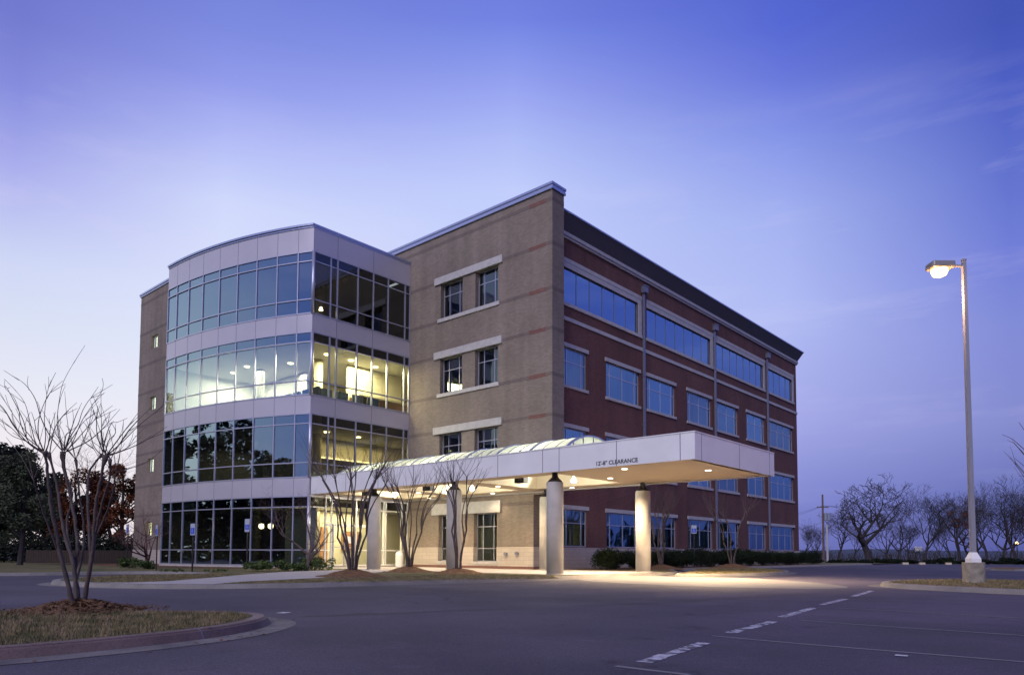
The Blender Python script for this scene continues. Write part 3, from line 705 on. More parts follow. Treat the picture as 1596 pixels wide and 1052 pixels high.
for x, y in ((2.25, -4.9), (-3.4, -4.9), (-8.0, -4.9)):
    fl = MB(); fl.box(x-.25, x+.25, y-.14, y+.14, 3.62, 3.84); fl.box(x-.05, x+.05, y-.05, y+.05, 3.84, 4.2); fl.build('floodlight', M['darkmetal'], CA)
    lamp('SPOT', 'vault_uplight', (x, y+.16, 3.90), 190, (.97, 1.0, .80), aim=(x, -2.6, 5.3), spot_size=R(165), spot_blend=.7, shadow_soft_size=.12)
for x in (.6, 4.0, -5.2, -9.3): lamp('SPOT', 'vault_uplight', (x, -1.4, 3.90), 130, (.97, 1.0, .80), aim=(x, -3.6, 5.3), spot_size=R(165), spot_blend=.7, shadow_soft_size=.12)
for x in (3.7, -2.2, -7.9):
    fb = MB(); fb.lathe([(.03, 3.66), (.10, 3.69), (.12, 3.76), (.08, 3.82), (.03, 3.85), (.02, 4.3)], x, -3.25, 14); fb.build('vault_lamp_globe', M['white_emit'], CA, smooth=True)
    lamp('POINT', 'vault_lamp', (x, -3.25, 3.95), 200, (1, .93, .74), shadow_soft_size=.15)

# ------------------------------------------------------------------ ground
RZ, PZ = -.15, -.04
def ground_mat(name, c1, c2, scale, rough, bump=.3, bs=60, fine=.25, c3=None, dist=.02):
    m = bpy.data.materials.new(name); m.use_nodes = True; n = NT(m.node_tree); b = n.n['Principled BSDF']
    g = n.new('ShaderNodeNewGeometry')
    def nz(s, det, r=.6):
        z = n.new('ShaderNodeTexNoise'); n.link(g.outputs['Position'], z.inputs['Vector']); z.inputs['Scale'].default_value = s; z.inputs['Detail'].default_value = det; z.inputs['Roughness'].default_value = r; return z.outputs[0]
    col = n.ramp(nz(scale, 7), [(.3, c1), (.7, c2)])
    if c3: col = n.mix(n.ramp(nz(scale*.37, 5), [(.5, (0,0,0,1)), (.66, (1,1,1,1))]), col, c3)
    if name == 'asphalt':
        wz = n.new('ShaderNodeTexNoise'); n.link(g.outputs['Position'], wz.inputs['Vector']); wz.inputs['Scale'].default_value = .7; wz.inputs['Detail'].default_value = 4
        wv = n.new('ShaderNodeVectorMath'); wv.operation = 'MULTIPLY_ADD'; n.link(wz.outputs['Color'], wv.inputs[0]); wv.inputs[1].default_value = (1.4,1.4,0); n.link(g.outputs['Position'], wv.inputs[2])
        vo = n.new('ShaderNodeTexVoronoi'); vo.feature = 'DISTANCE_TO_EDGE'; vo.inputs['Scale'].default_value = .16; n.link(wv.outputs[0], vo.inputs['Vector'])
        ck = n.ramp(vo.outputs['Distance'], [(0.0, (.45,.45,.45,1)), (.0022, (.6,.6,.6,1)), (.004, (1,1,1,1))]); cm = n.ramp(nz(.22, 3), [(.50, (0,0,0,1)), (.56, (1,1,1,1))])
        col = n.mix(cm, col, n.mix(1, col, ck, 'MULTIPLY'))
        col = n.mix(1, col, n.ramp(nz(1.3, 6, .7), [(.28, (.55,.53,.56,1)), (.40, (1,1,1,1)), (.60, (1,1,1,1)), (.72, (1.35,1.3,1.33,1))]), 'MULTIPLY')
        col = n.mix(1, col, n.ramp(nz(.09, 3), [(.38, (.72,.73,.80,1)), (.62, (1.12,1.09,1.09,1))]), 'MULTIPLY')
        sp_ = n.ramp(nz(26, 2, .5), [(.62, (1,1,1,1)), (.70, (1.5,1.48,1.5,1))]); col = n.mix(1, col, sp_, 'MULTIPLY')
    f = n.ramp(nz(bs, 3), [(.3, (1-fine,)*3+(1,)), (.7, (1+fine,)*3+(1,))])
    n.link(n.mix(1, col, f, 'MULTIPLY'), b.inputs['Base Color']); b.inputs['Roughness'].default_value = rough; b.inputs['Specular IOR Level'].default_value = .35
    bp = n.new('ShaderNodeBump'); bp.inputs['Strength'].default_value = bump; bp.inputs['Distance'].default_value = dist; n.link(nz(bs*1.3, 4), bp.inputs['Height']); n.link(bp.outputs[0], b.inputs['Normal'])
    return m
M['asphalt'] = ground_mat('asphalt', (.056,.048,.070,1), (.086,.072,.096,1), .45, .80, .6, 55, .42, (.046,.041,.054,1), .012)
M['grass'] = ground_mat('dry_grass', (.10,.095,.035,1), (.20,.165,.075,1), 1.1, .95, .9, 45, .35, (.075,.085,.028,1), .05)
M['turf'] = ground_mat('dormant_turf', (.15,.10,.045,1), (.24,.165,.08,1), 1.3, .95, .9, 45, .35, (.10,.095,.04,1), .05)
M['mulch'] = ground_mat('mulch', (.12,.062,.030,1), (.23,.125,.06,1), 6, .95, 1.0, 30, .4, None, .06)
M['kerb'] = ground_mat('kerb_concrete', (.17,.155,.145,1), (.25,.23,.21,1), 1.5, .85, .3, 50, .15, None, .01)
M['gutter'] = ground_mat('gutter_concrete', (.115,.105,.10,1), (.20,.185,.17,1), 2.5, .85, .3, 50, .25, (.09,.082,.08,1), .01)
M['kerb_red'] = ground_mat('kerb_faded_red', (.120,.082,.078,1), (.16,.11,.10,1), 2.0, .8, .3, 50, .2, (.20,.155,.14,1), .01)
M['walk'] = ground_mat('sidewalk', (.30,.28,.27,1), (.40,.375,.36,1), .8, .85, .2, 60, .12, None, .008)
M['paint'] = ground_mat('worn_paint', (.42,.42,.44,1), (.60,.60,.62,1), 9, .7, .2, 60, .2, (.12,.115,.12,1), .005)
M['terrain'] = ground_mat('terrain', (.035,.038,.022,1), (.06,.055,.03,1), .06, .95, .3, 2, .3)
def sheet(mb, pts, z): mb.quad(*[(p[0], p[1], z) for p in pts]); return mb
g = MB(); sheet(g, [(-45,-70),(70,-70),(70,95),(12.2,62.5),(2.6,54),(-3.6,47),(-12,46),(-45,46)], RZ); g.build('parking_lot', M['asphalt'], kind='structure')
g = MB(); sheet(g, [(-120,-140),(120,-140),(120,140),(-120,140)], -.45); g.build('ground', M['terrain'], kind='structure')
# land falling away behind the lot, and far hills
tr = MB()
ND = 46
def ang(i): return YAW-R(50)+R(100)*i/(ND-1)
rings = [(105, -.5), (150, -3), (260, -9), (500, -14), (900, -16), (1500, None), (1750, None)]
gr = []
for ri, (d_, z_) in enumerate(rings):
    row = []
    for i in range(ND):
        a = ang(i); x = CAM.x-math.sin(a)*d_; y = CAM.y+math.cos(a)*d_
        zz_ = z_ if z_ is not None else (-10 if ri == 5 else 14+9*noise.noise(Vector((i*.21, 3.1, 0)))+4*noise.noise(Vector((i*.8, 1.1, 0))))
        if ri == 5: zz_ = -8
        row.append((x, y, zz_))
    gr.append(row)
for r0, r1 in zip(gr, gr[1:]):
    for i in range(ND-1): tr.quad(r0[i], r0[i+1], r1[i+1], r1[i])
hm = mat('hazed_hill_forest', (.040,.052,.085,1), .95, var=.3, vscale=.02)  # distance haze painted in as a bluish forest colour
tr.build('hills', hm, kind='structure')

def offs(poly, d, closed):
    o = []; N = len(poly)
    for i in range(N):
        p = Vector(poly[i][:2]); a = Vector(poly[(i-1) % N][:2]) if (closed or i > 0) else p; b = Vector(poly[(i+1) % N][:2]) if (closed or i < N-1) else p
        t = Vector((0, 0))
        if (p-a).length > 1e-6: t += (p-a).normalized()
        if (b-p).length > 1e-6: t += (b-p).normalized()
        t.normalize(); o.append(p+Vector((t.y, -t.x))*d)    # to the right of travel
    return o
def smooth(poly, closed=True, it=2):
    for _ in range(it):
        q = []; N = len(poly)
        for i in range(N if closed else N-1):
            a, b = Vector(poly[i][:2]), Vector(poly[(i+1) % N][:2])
            if (b-a).length < .25: q += [a, b] if not closed else [(a+b)/2]; continue
            q += [a*.75+b*.25, a*.25+b*.75]
        if not closed: q = [Vector(poly[0][:2])]+q+[Vector(poly[-1][:2])]
        poly = q
    return poly
def kerb(name, line, closed, zt, mt, gut=True, gw=.30):
    """line runs with the road on its right"""
    k = MB(); prof = [(-.15, zt), (-.02, zt+.003), (.02, zt-.02), (.06, RZ)]
    L = [offs(line, o, closed) for o, _ in prof]
    N = len(line)
    for i in range(N if closed else N-1):
        j = (i+1) % N
        for q in range(len(prof)-1):
            k.quad((*L[q][i], prof[q][1]), (*L[q][j], prof[q][1]), (*L[q+1][j], prof[q+1][1]), (*L[q+1][i], prof[q+1][1]))
    # joints
    acc = 0
    k.cur = 1
    for i in range(N-1):
        a, b = Vector(line[i][:2]), Vector(line[i+1][:2]); acc += (b-a).length
        if acc > 3:
            acc = 0; t = (b-a).normalized(); nn = Vector((t.y, -t.x))
            for q in range(len(prof)-1):
                A = L[q][i+1]; Bq = L[q+1][i+1]; e = t*.008; up = Vector((nn.x*.003, nn.y*.003))
                k.quad((*(A-e+up), prof[q][1]+.003), (*(A+e+up), prof[q][1]+.003), (*(Bq+e+up), prof[q+1][1]+.003), (*(Bq-e+up), prof[q+1][1]+.003))
    ko = k.build(name, [mt, M['joint']], kind='structure')
    if gut:
        g_ = MB(); a = offs(line, .06, closed); b = offs(line, .06+gw, closed)
        for i in range(N if closed else N-1):
            j = (i+1) % N; g_.quad((*a[i], RZ+.006), (*a[j], RZ+.006), (*b[j], RZ+.004), (*b[i], RZ+.004))
        g_.build('gutter', M['gutter'], kind='structure')
    return ko

# main raised ground round the building; the road edge runs from the drive round to the left
edge_ = [(2.2,45.5),(2.2,9.5),(2.7,7),(3.8,4.6),(5.2,2.8),(5.95,.9),(5.62,-.6),(5.70,-5.0),(6.2,-6.4),(6.38,-8.5),(6.3,-10),(5.93,-12.4),(5.61,-14.9),(5.35,-16.9),(4.75,-18.5),(3.6,-19.75),(1.8,-20.6),(-.5,-20.9),(-2.2,-20.1),(-3.7,-18.6),(-4.3,-16.5),(-4.6,-14.2),(-8.3,-14.3),(-9.6,-16.2),(-9.2,-18.9),(-10.2,-20.3),(-13,-20.1),(-24,-17.9),(-60,-12)]
edge_ = smooth(edge_, closed=False, it=2)
pad = [tuple(p) for p in edge_]+[(-60, 60), (2.2, 60)]
g = MB(); sheet(g, pad, PZ); g.build('lawn', M['grass'], kind='structure')
kerb('kerb', list(reversed(edge_)), False, PZ+.005, M['kerb'])
def pxpoly(ps, z): return [onz(x, y, z) for x, y in ps]
wk = MB()
sheet(wk, [(-10.55,-6.25),(5.45,-6.25),(5.55,-.6),(5.4,.9),(XB+.06,.9),(XB+.06,-.05),(-10.55,-.05)], PZ+.008)
sheet(wk, [p for p in [(1.7,-20.38),(2.05,-19.6)]+[tuple(q[:2]) for q in pxpoly([(262,905.5),(330,900),(390,894.5),(440,891.2),(500,888.3),(560,886.8),(600,887.5),(610,889.5),(540,897),(500,900),(440,903),(380,906)], PZ)]+[(4.3,-18.75),(3.3,-19.75)]], PZ+.004)
wk.build('sidewalk', M['walk'], kind='structure')
jt = MB()
for x in [-9+1.5*k for k in range(10)]: sheet(jt, [(x-.008,-6.25),(x+.008,-6.25),(x+.008,-.05),(x-.008,-.05)], PZ+.011)
for y in (-4.7, -3.2, -1.6): sheet(jt, [(-10.5,y-.008),(5.4,y-.008),(5.4,y+.008),(-10.5,y+.008)], PZ+.0115)
jt.build('pavement_joints', M['joint'], kind='structure')
bed = MB(); 
sheet(bed, [tuple(arc(x, .1)[0][:2]) for x in FX]+[(-10.5,-8.1),(-12.5,-10.2),(-16,-11.6),(-22,-12.2),(-31,-11.5),(-31.6,-7.0),(-22.1,-7.0)], PZ+.006)
sheet(bed, [(XB+.05,1.0),(2.0,1.0),(2.6,3.5),(1.9,8),(1.75,36),(XB+.05,36)], PZ+.006)
bed.build('planting_bed', M['mulch'], kind='structure')
wk = MB(); sheet(wk, [(1.80,9.5),(2.04,9.5),(2.04,44),(1.80,44)], PZ+.007); wk.build('edging_strip', M['walk'], kind='structure')
# drive under the canopy: asphalt paled to paint in the pool of lamp light
ap_ = MB(); sheet(ap_, smooth([(5.7,-.5),(5.75,-5),(6.3,-7.0),(8.5,-8.4),(12.6,-9.2),(16,-7.4),(13.6,-3.6),(9.6,-.4),(7.0,-1.9),(6.3,-.8)], True, 2), RZ+.004)
apm = ground_mat('paled_drive_surface', (.135,.125,.12,1), (.18,.168,.16,1), .6, .8, .35, 55, .18, None, .01); ap_.build('drive_light_patch', apm, kind='structure')
def island(name, pts, zt, kname_m, surf='grass', it=2):
    pts = smooth(pts, True, it); g = MB(); sheet(g, pts, zt-.005); g.build(name, M[surf], kind='structure'); kerb('kerb', pts, True, zt, kname_m)
    return pts
def ccw(p): # road must lie on the right of travel => clockwise seen from above is interior on the right; so travel counter-clockwise
    a = sum(p[i][0]*p[(i+1) % len(p)][1]-p[(i+1) % len(p)][0]*p[i][1] for i in range(len(p))); return p if a > 0 else p[::-1]
near_isl = ccw([(14.05,-27.5),(14.33,-25.6),(14.33,-24.6),(14.10,-23.5),(13.62,-22.75),(13.0,-22.25),(12.3,-22.25),(11.38,-23.0),(10.5,-23.8),(9.6,-24.8),(6.5,-28.5),(9,-30)])
NI = island('near_island_lawn', near_isl, -.05, M['kerb_red'])
lamp_isl = ccw([(15.55,-4.55),(15.95,-5.5),(16.77,-6.28),(18.05,-6.9),(19.4,-7.5),(27,-10.5),(29,-4),(19.0,.9),(16.35,-.3),(15.6,-2.6)])
LI = island('lamp_island_lawn', lamp_isl, -.03, M['kerb'], 'turf')
tree_isl = ccw([(2.9,8.2),(3.0,12.2),(5,13.6),(8.7,7.8),(9.4,3.2),(8.6,.2),(7.3,-1.2),(6.8,-.4),(5.8,3.0),(4.4,6.0)])
TI = island('tree_island_lawn', tree_isl, -.04, M['kerb'], 'turf')
p1, p2, p3, p4 = onz(1530,888,RZ), onz(1600,890.5,RZ), onz(1600,886.5,RZ), onz(1545,885.5,RZ)
island('far_island_lawn', ccw([tuple(p1[:2]), tuple(p2[:2]), tuple(p3[:2]), tuple(p4[:2])]), -.05, M['kerb'], 'mulch', 1)

# markings
def pxstrip(mb, a, b, wd_, z=RZ+.004, seg=1, jit=0):
    A, Bv = onz(*a, z), onz(*b, z); d = (Bv-A); d.z = 0; n_ = Vector((-d.y, d.x, 0)).normalized()*wd_/2
    for i in range(seg):
        p, q = A.lerp(Bv, i/seg), A.lerp(Bv, (i+1)/seg); o = n_*rnd.uniform(-jit, jit); q_ = n_*rnd.uniform(1-jit, 1)
        mb.quad(tuple(p-q_+o), tuple(q-q_+o), tuple(q+q_+o), tuple(p+q_+o))
pm = bpy.data.materials.new('worn_dash_paint'); pm.use_nodes = True; n = NT(pm.node_tree); b = n.n['Principled BSDF']
gg = n.new('ShaderNodeNewGeometry'); z1_ = n.new('ShaderNodeTexNoise'); n.link(gg.outputs['Position'], z1_.inputs['Vector']); z1_.inputs['Scale'].default_value = 11; z1_.inputs['Detail'].default_value = 5
n.link(n.ramp(z1_.outputs[0], [(.45, (.07,.064,.078,1)), (.50, (.36,.35,.40,1)), (.8, (.55,.54,.60,1))]), b.inputs['Base Color']); b.inputs['Roughness'].default_value = .7
ds = MB()
for a, b_ in (((1003,1031),(1098,1001)), ((1137,986),(1205,968)), ((1218,961),(1268,947)), ((1281,942),(1317,933)), ((1330,929),(1360,920))): pxstrip(ds, a, b_, .14, seg=9, jit=.12)
ds.build('dashed_line', pm, kind='structure')
pf = mat('faded_paint', (.155,.150,.160,1), .8, var=.25, vscale=5)
sl = MB()
for a, b_ in (((960,1037),(1075,1051)), ((1110,990),(1240,1002)), ((1240,1002),(1600,1031)), ((1250,966),(1322,971.6)), ((1322,971.6),(1600,990)), ((1300,947),(1400,951.5)), ((1400,951.5),(1600,963))): pxstrip(sl, a, b_, .07, seg=4, jit=.1)
sl.build('stall_lines', pf, kind='structure')
sl = MB(); pxstrip(sl, (1395,1020), (1415,1021.5), .09, RZ+.008); pxstrip(sl, (436,955), (448,953.5), .15, RZ+.008); sl.build('paint_mark', M['paint'], kind='structure')
sm = MB(); ps = [(470,960),(520,958.5),(600,956),(700,951),(800,948),(870,944),(960,941),(1060,937.5),(1160,930),(1240,925),(1340,924)]
for a, b_ in zip(ps, ps[1:]): pxstrip(sm, a, b_, .05, RZ+.0045)
ps = [(620,924.5),(760,922),(900,919),(1000,924),(1120,922),(1230,919)]
for a, b_ in zip(ps, ps[1:]): pxstrip(sm, a, b_, .06, RZ+.0045)
sm.build('asphalt_seam', mat('seam', (.024,.022,.026,1), .7, var=.3, vscale=6), kind='structure')

# ------------------------------------------------------------------ lot lamp
LB = onz(1518, 907, -.03); dL = (LB-CAM).dot(FWD)
def zat(py, d): return CAM.z+(-(py-PPY)/FPX*UP.z+FWD.z)*d
LT = thing('parking_lot_lamp', 'tall pale square steel lamp post with one lit head on a round concrete base', 'street lamp', (LB.x, LB.y, 0), R(42))
zb_, zc_, zt_ = zat(873, dL), zat(857.5, dL), zat(392, dL)
c = MB(); c.lathe([(.285, -.12), (.285, zb_-.02), (.27, zb_)], 0, 0, 28); c.build('concrete_base', mat('weathered_concrete', (.24,.215,.175,1), .9, var=.3, vscale=7, bump=.3), LT)
c = MB(); hb, ht_ = .14, .07
c.box(-hb, hb, -hb, hb, zb_, zb_+.10)
for sx_, sy_ in ((1,0),(-1,0),(0,1),(0,-1)):
    if sx_: c.quad((sx_*hb,-hb,zb_+.10),(sx_*hb,hb,zb_+.10),(sx_*ht_,ht_,zc_),(sx_*ht_,-ht_,zc_))
    else: c.quad((-hb,sy_*hb,zb_+.10),(hb,sy_*hb,zb_+.10),(ht_,sy_*ht_,zc_),(-ht_,sy_*ht_,zc_))
c.quad((-ht_,-ht_,zc_),(ht_,-ht_,zc_),(ht_,ht_,zc_),(-ht_,ht_,zc_)); c.build('base_cover', M['white'], LT)
pmat = mat('pole_paint', (.28,.28,.33,1), .45, metal=.15, var=.05, vscale=1)
c = MB(); a_, b_ = .062, .048
for s0, s1 in (((-1,-1),(1,-1)),((1,-1),(1,1)),((1,1),(-1,1)),((-1,1),(-1,-1))): c.quad((s0[0]*a_,s0[1]*a_,zb_),(s1[0]*a_,s1[1]*a_,zb_),(s1[0]*b_,s1[1]*b_,zt_),(s0[0]*b_,s0[1]*b_,zt_))
c.box(-b_-.01, b_+.01, -b_-.01, b_+.01, zt_, zt_+.04); c.build('pole', pmat, LT)
c = MB(); zh = zt_-.16; c.tube([(-b_, 0, zh), (-.26, 0, zh+.01), (-.38, 0, zh-.03)], .045, 8); c.build('arm', pmat, LT)
c = MB(); c.box(-1.02, -.36, -.22, .22, zh-.10, zh+.10); hd_ = c.build('lamp_head', mat('lamp_housing', (.30,.28,.26,1), .4, metal=.3), LT)
bv = hd_.modifiers.new('b', 'BEVEL'); bv.width = .05; bv.segments = 2
c = MB(); c.lathe([(.05, zh-.34), (.18, zh-.28), (.23, zh-.16), (.23, zh-.101)], -.72, 0, 16); c.build('lens', M['sodium'], hd_, smooth=True)
ldir = Vector((math.cos(R(42)), math.sin(R(42)), 0)); lp = Vector((LB.x, LB.y, 0))-ldir*.72
lamp('POINT', 'lot_lamp_light', (lp.x, lp.y, zh-.9), 240, (1, .55, .26), shadow_soft_size=.3)
# ------------------------------------------------------------------ signs
bluem = mat('sign_blue', (.015,.06,.55,1), .5); signw = mat('sign_white', (.36,.40,.50,1), .5)
def sign(loc, rz, H, label, tall=.46):
    t = thing('parking_sign', label, 'sign', loc, rz, 'accessible parking signs')
    p = MB(); p.box(-.028, .028, -.02, .02, -.1, H-.02); p.build('post', M['darkmetal'], t)
    b = MB(); b.box(-.15, .15, -.034, -.022, H-tall, H); po = b.build('panel', signw, t)
    s = MB(); zc = H-tall*.62; s.box(-.12, .12, -.038, -.0345, zc-.13, zc+.12); s.build('blue_field', bluem, po)
    y = -.041; q = MB()
    q.quad((-.035,y,zc+.07),(-.005,y,zc+.07),(-.005,y,zc+.10),(-.035,y,zc+.10)); q.quad((-.03,y,zc-.01),(-.008,y,zc-.01),(-.008,y,zc+.065),(-.03,y,zc+.065))
    q.quad((-.008,y,zc-.01),(.045,y,zc-.01),(.045,y,zc+.01),(-.008,y,zc+.01)); q.quad((.03,y,zc-.07),(.05,y,zc-.07),(.05,y,zc-.01),(.03,y,zc-.01))
    q.quad((-.008,y,zc+.03),(.03,y,zc+.03),(.03,y,zc+.045),(-.008,y,zc+.045))
    for i in range(16):
        a0, a1 = math.pi*(.75+i/16*1.25), math.pi*(.75+(i+1)/16*1.25); c0, c1 = .062, .048
        q.quad((-.005+c0*math.cos(a0),y,zc-.035+c0*math.sin(a0)),(-.005+c0*math.cos(a1),y,zc-.035+c0*math.sin(a1)),(-.005+c1*math.cos(a1),y,zc-.035+c1*math.sin(a1)),(-.005+c1*math.cos(a0),y,zc-.035+c1*math.sin(a0)))
    q.build('wheelchair_symbol', signw, po); return t
def signat(px, pyb, pyt, z, rz, label, tall=.46):
    p = onz(px, pyb, z); d = (p-CAM).dot(FWD); return sign((p.x, p.y, z), rz, zat(pyt, d)-z, label, tall)
signat(299.5, 891, 817.6, -.05, R(8), 'accessible parking sign on a dark post before the third pane of the curved glass')
signat(384.3, 886, 810, -.04, R(16), 'tallest accessible parking sign, white above and below its blue square, near the curved glass', .62)
signat(197.8, 884.5, 819, -.05, R(2), 'small accessible parking sign farthest left, left of the tan side wall')
signat(243.4, 889, 820, -.05, R(-8), 'accessible parking sign seen nearly edge on at the left end of the curved glass')
p = at(1082, 880, 43); dS = 43; sign((p.x, p.y, PZ), R(35), zat(817, 43)-PZ, 'accessible parking sign before the hedge on the red brick side', .5)

# ------------------------------------------------------------------ vegetation
BARK = mat('bark_pale', (.085,.062,.056,1), .85, var=.35, vscale=9, bump=.4, bscale=40)
BARKD = mat('bark_dark', (.034,.028,.032,1), .9, var=.3, vscale=5)
TWIG = mat('twig', (.095,.065,.062,1), .85, var=.2, vscale=5)
def leafmat(name, c1, c2, c3=None):
    m = bpy.data.materials.new(name); m.use_nodes = True; n = NT(m.node_tree); b = n.n['Principled BSDF']
    g = n.new('ShaderNodeNewGeometry'); z = n.new('ShaderNodeTexNoise'); n.link(g.outputs['Position'], z.inputs['Vector']); z.inputs['Scale'].default_value = 1.3; z.inputs['Detail'].default_value = 5
    st = [(.3, c1), (.6, c2)]+([(.75, c3)] if c3 else [(.8, c2)])
    n.link(n.ramp(z.outputs[0], st), b.inputs['Base Color']); b.inputs['Roughness'].default_value = .8; b.inputs['Specular IOR Level'].default_value = .2
    return m
L_BOX = leafmat('boxwood_leaf', (.007,.012,.006,1), (.016,.026,.011,1))
L_EVER = leafmat('evergreen_leaf', (.012,.018,.014,1), (.028,.036,.026,1))
L_GREY = leafmat('grey_green_leaf', (.035,.050,.030,1), (.085,.10,.06,1))
L_RED = leafmat('russet_leaf', (.05,.020,.010,1), (.16,.050,.020,1), (.34,.11,.035,1))
L_NAN = leafmat('low_shrub_leaf', (.03,.055,.018,1), (.09,.13,.04,1))

def stem_curve(p, q, bow, n=7, jit=0, rng=rnd):
    p, q = Vector(p), Vector(q); o = []
    for i in range(n):
        t = i/(n-1); v = p.lerp(q, t)+Vector(bow)*math.sin(math.pi*t)
        if 0 < i < n-1 and jit: v += Vector((rng.uniform(-jit, jit), rng.uniform(-jit, jit), rng.uniform(-jit, jit)*.5))
        o.append(v)
    return o
def lerp_r(a, b, n): return [a+(b-a)*i/(n-1) for i in range(n)]
def crape(seed, H, nst, hk=.60, spread=.30, r0=.055, nw=(4, 7), wl=.40, lean=0):
    rg = random.Random(seed); tr_ = MB(); tw = MB()
    for s in range(nst):
        a = 2*math.pi*(s+rg.uniform(-.3, .3))/nst; base = Vector((math.cos(a)*.10, math.sin(a)*.10, -.1))
        out = Vector((math.cos(a), math.sin(a), 0)); sp = H*spread*rg.uniform(.35, 1.1)
        hm_ = H*hk*rg.uniform(.35, .5); mid_p = base+out*sp*.38+Vector((0, 0, hm_))
        tr_.tube(stem_curve(base, mid_p, out*-.05*H*.3, 6, .015, rg), lerp_r(r0*rg.uniform(.85, 1.1), r0*.8, 6), 7)
        for f in range(rg.choice((1, 2, 2, 3))):
            a2 = a+rg.uniform(-.75, .75); o2 = Vector((math.cos(a2), math.sin(a2), 0)); end = mid_p+o2*sp*rg.uniform(.35, .8)+Vector((0, 0, H*hk*rg.uniform(.92, 1.08)-hm_))
            pts = stem_curve(mid_p, end, o2*-.04*H, 7, .02, rg); tr_.tube(pts, lerp_r(r0*.72, r0*.42, 6)+[r0*.75], 6)
            for k in range(rg.randint(*nw)):
                a3 = a2+rg.uniform(-1.5, 1.5); o3 = Vector((math.cos(a3), math.sin(a3), 0)); L = H*wl*rg.uniform(.45, 1.1)
                e3 = end+o3*L*rg.uniform(.15, .75)+Vector((0, 0, L*rg.uniform(.6, 1.0)))
                c3 = stem_curve(end, e3, o3*L*rg.uniform(-.06, .16)+Vector((0,0,L*.05)), 6, .01, rg); tw.tube(c3, lerp_r(r0*.24, r0*.06, 6), 4, cap=False)
                if rg.random() < .6:
                    bq = c3[rg.choice((2, 3))]; a4 = a3+rg.uniform(-1, 1); tw.tube(stem_curve(bq, bq+Vector((math.cos(a4), math.sin(a4), 1.4)).normalized()*L*.45, (0,0,0), 4, .01, rg), lerp_r(r0*.13, r0*.05, 4), 4, cap=False)
    return tr_, tw
def place_crape(px, py, seed, H, nst, label, mound=(1.1, .22), mlabel='', zg=PZ, rz=0, tm_=BARK, **kw):
    p = onz(px, py, zg); t = thing('crape_myrtle', label, 'tree', (p.x, p.y, zg+mound[1]*.75), rz, 'bare multi-stemmed trees round the building')
    a, b = crape(seed, H, nst, **kw); a.build('trunk', tm_, t, smooth=True); b.build('crown', TWIG, t)
    if mlabel: mulch_ring((p.x, p.y), mound[0], mound[1], zg, mlabel, seed)
    return t
def mulch_ring(c, r, h, zg, label, seed, chips=0):
    rg = random.Random(seed); m_ = MB(); NR, NA = 9, 40
    rows = []
    for i in range(NR+1):
        f = i/NR; row = []
        for k in range(NA):
            a = 2*math.pi*k/NA; rr = r*f*(1+.12*noise.noise(Vector((math.cos(a)*1.5, math.sin(a)*1.5, seed))))
            z = h*(math.cos(f*math.pi)*.5+.5)+ (rg.uniform(-.02, .03) if i < NR else -.03); row.append((rr*math.cos(a), rr*math.sin(a), z))
        rows.append(row)
    for i in range(NR):
        for k in range(NA): k2 = (k+1) % NA; m_.quad(rows[i][k], rows[i][k2], rows[i+1][k2], rows[i+1][k])
    for q in range(chips):
        a = rg.uniform(0, 2*math.pi); f = math.sqrt(rg.random())*1.04 if q % 9 else rg.uniform(.95, 1.4); z = h*(math.cos(min(1, f)*math.pi)*.5+.5)+.012; L = rg.uniform(.015, .05); an = rg.uniform(0, 3.14); ti = rg.uniform(-.5, .5)
        d = Vector((math.cos(an), math.sin(an), ti)).normalized(); s_ = Vector((-d.y, d.x, rg.uniform(-.4, .4))).normalized(); c0 = Vector((r*f*math.cos(a), r*f*math.sin(a), z))
        m_.quad(c0-d*L-s_*L*.22, c0+d*L-s_*L*.22, c0+d*L+s_*L*.22, c0-d*L+s_*L*.22)
    o = m_.build('mulch_mound', M['mulch']); o.location = (c[0], c[1], zg); tag(o, label, 'mulch', 'mulch mounds round tree trunks'); return o

place_crape(549.5, 898, 11, 4.8, 8, 'bare vase-shaped crape myrtle on its own mulch mound left of the leftmost canopy column', (1.25, .22), 'low reddish mulch mound left of the leftmost canopy column', spread=.25, r0=.040, hk=.68, wl=.30)
place_crape(637, 891, 12, 4.9, 8, 'bare crape myrtle between the first and second front canopy columns', (1.15, .22), 'mulch mound between the first and second front canopy columns', spread=.24, r0=.040, hk=.68, wl=.30)
place_crape(714, 893.5, 25, 4.8, 5, 'bare crape myrtle with few stems right against the second front canopy column', (1.15, .2), 'mulch mound at the foot of the second front canopy column', spread=.20, r0=.042, hk=.70, wl=.30)
place_crape(1141, 885, 14, 4.9, 5, 'orange-lit bare crape myrtle on the tree island beyond the canopy end', (1.3, .24), 'orange-lit mulch mound on the island beyond the canopy end', rz=1.0, spread=.18, r0=.05, hk=.6)
place_crape(1031, 886, 15, 4.9, 5, 'bare crape myrtle behind and right of the rear canopy column', (1.2, .2), 'flat mulch mound right of the rear canopy column', rz=.5, spread=.17, r0=.05)

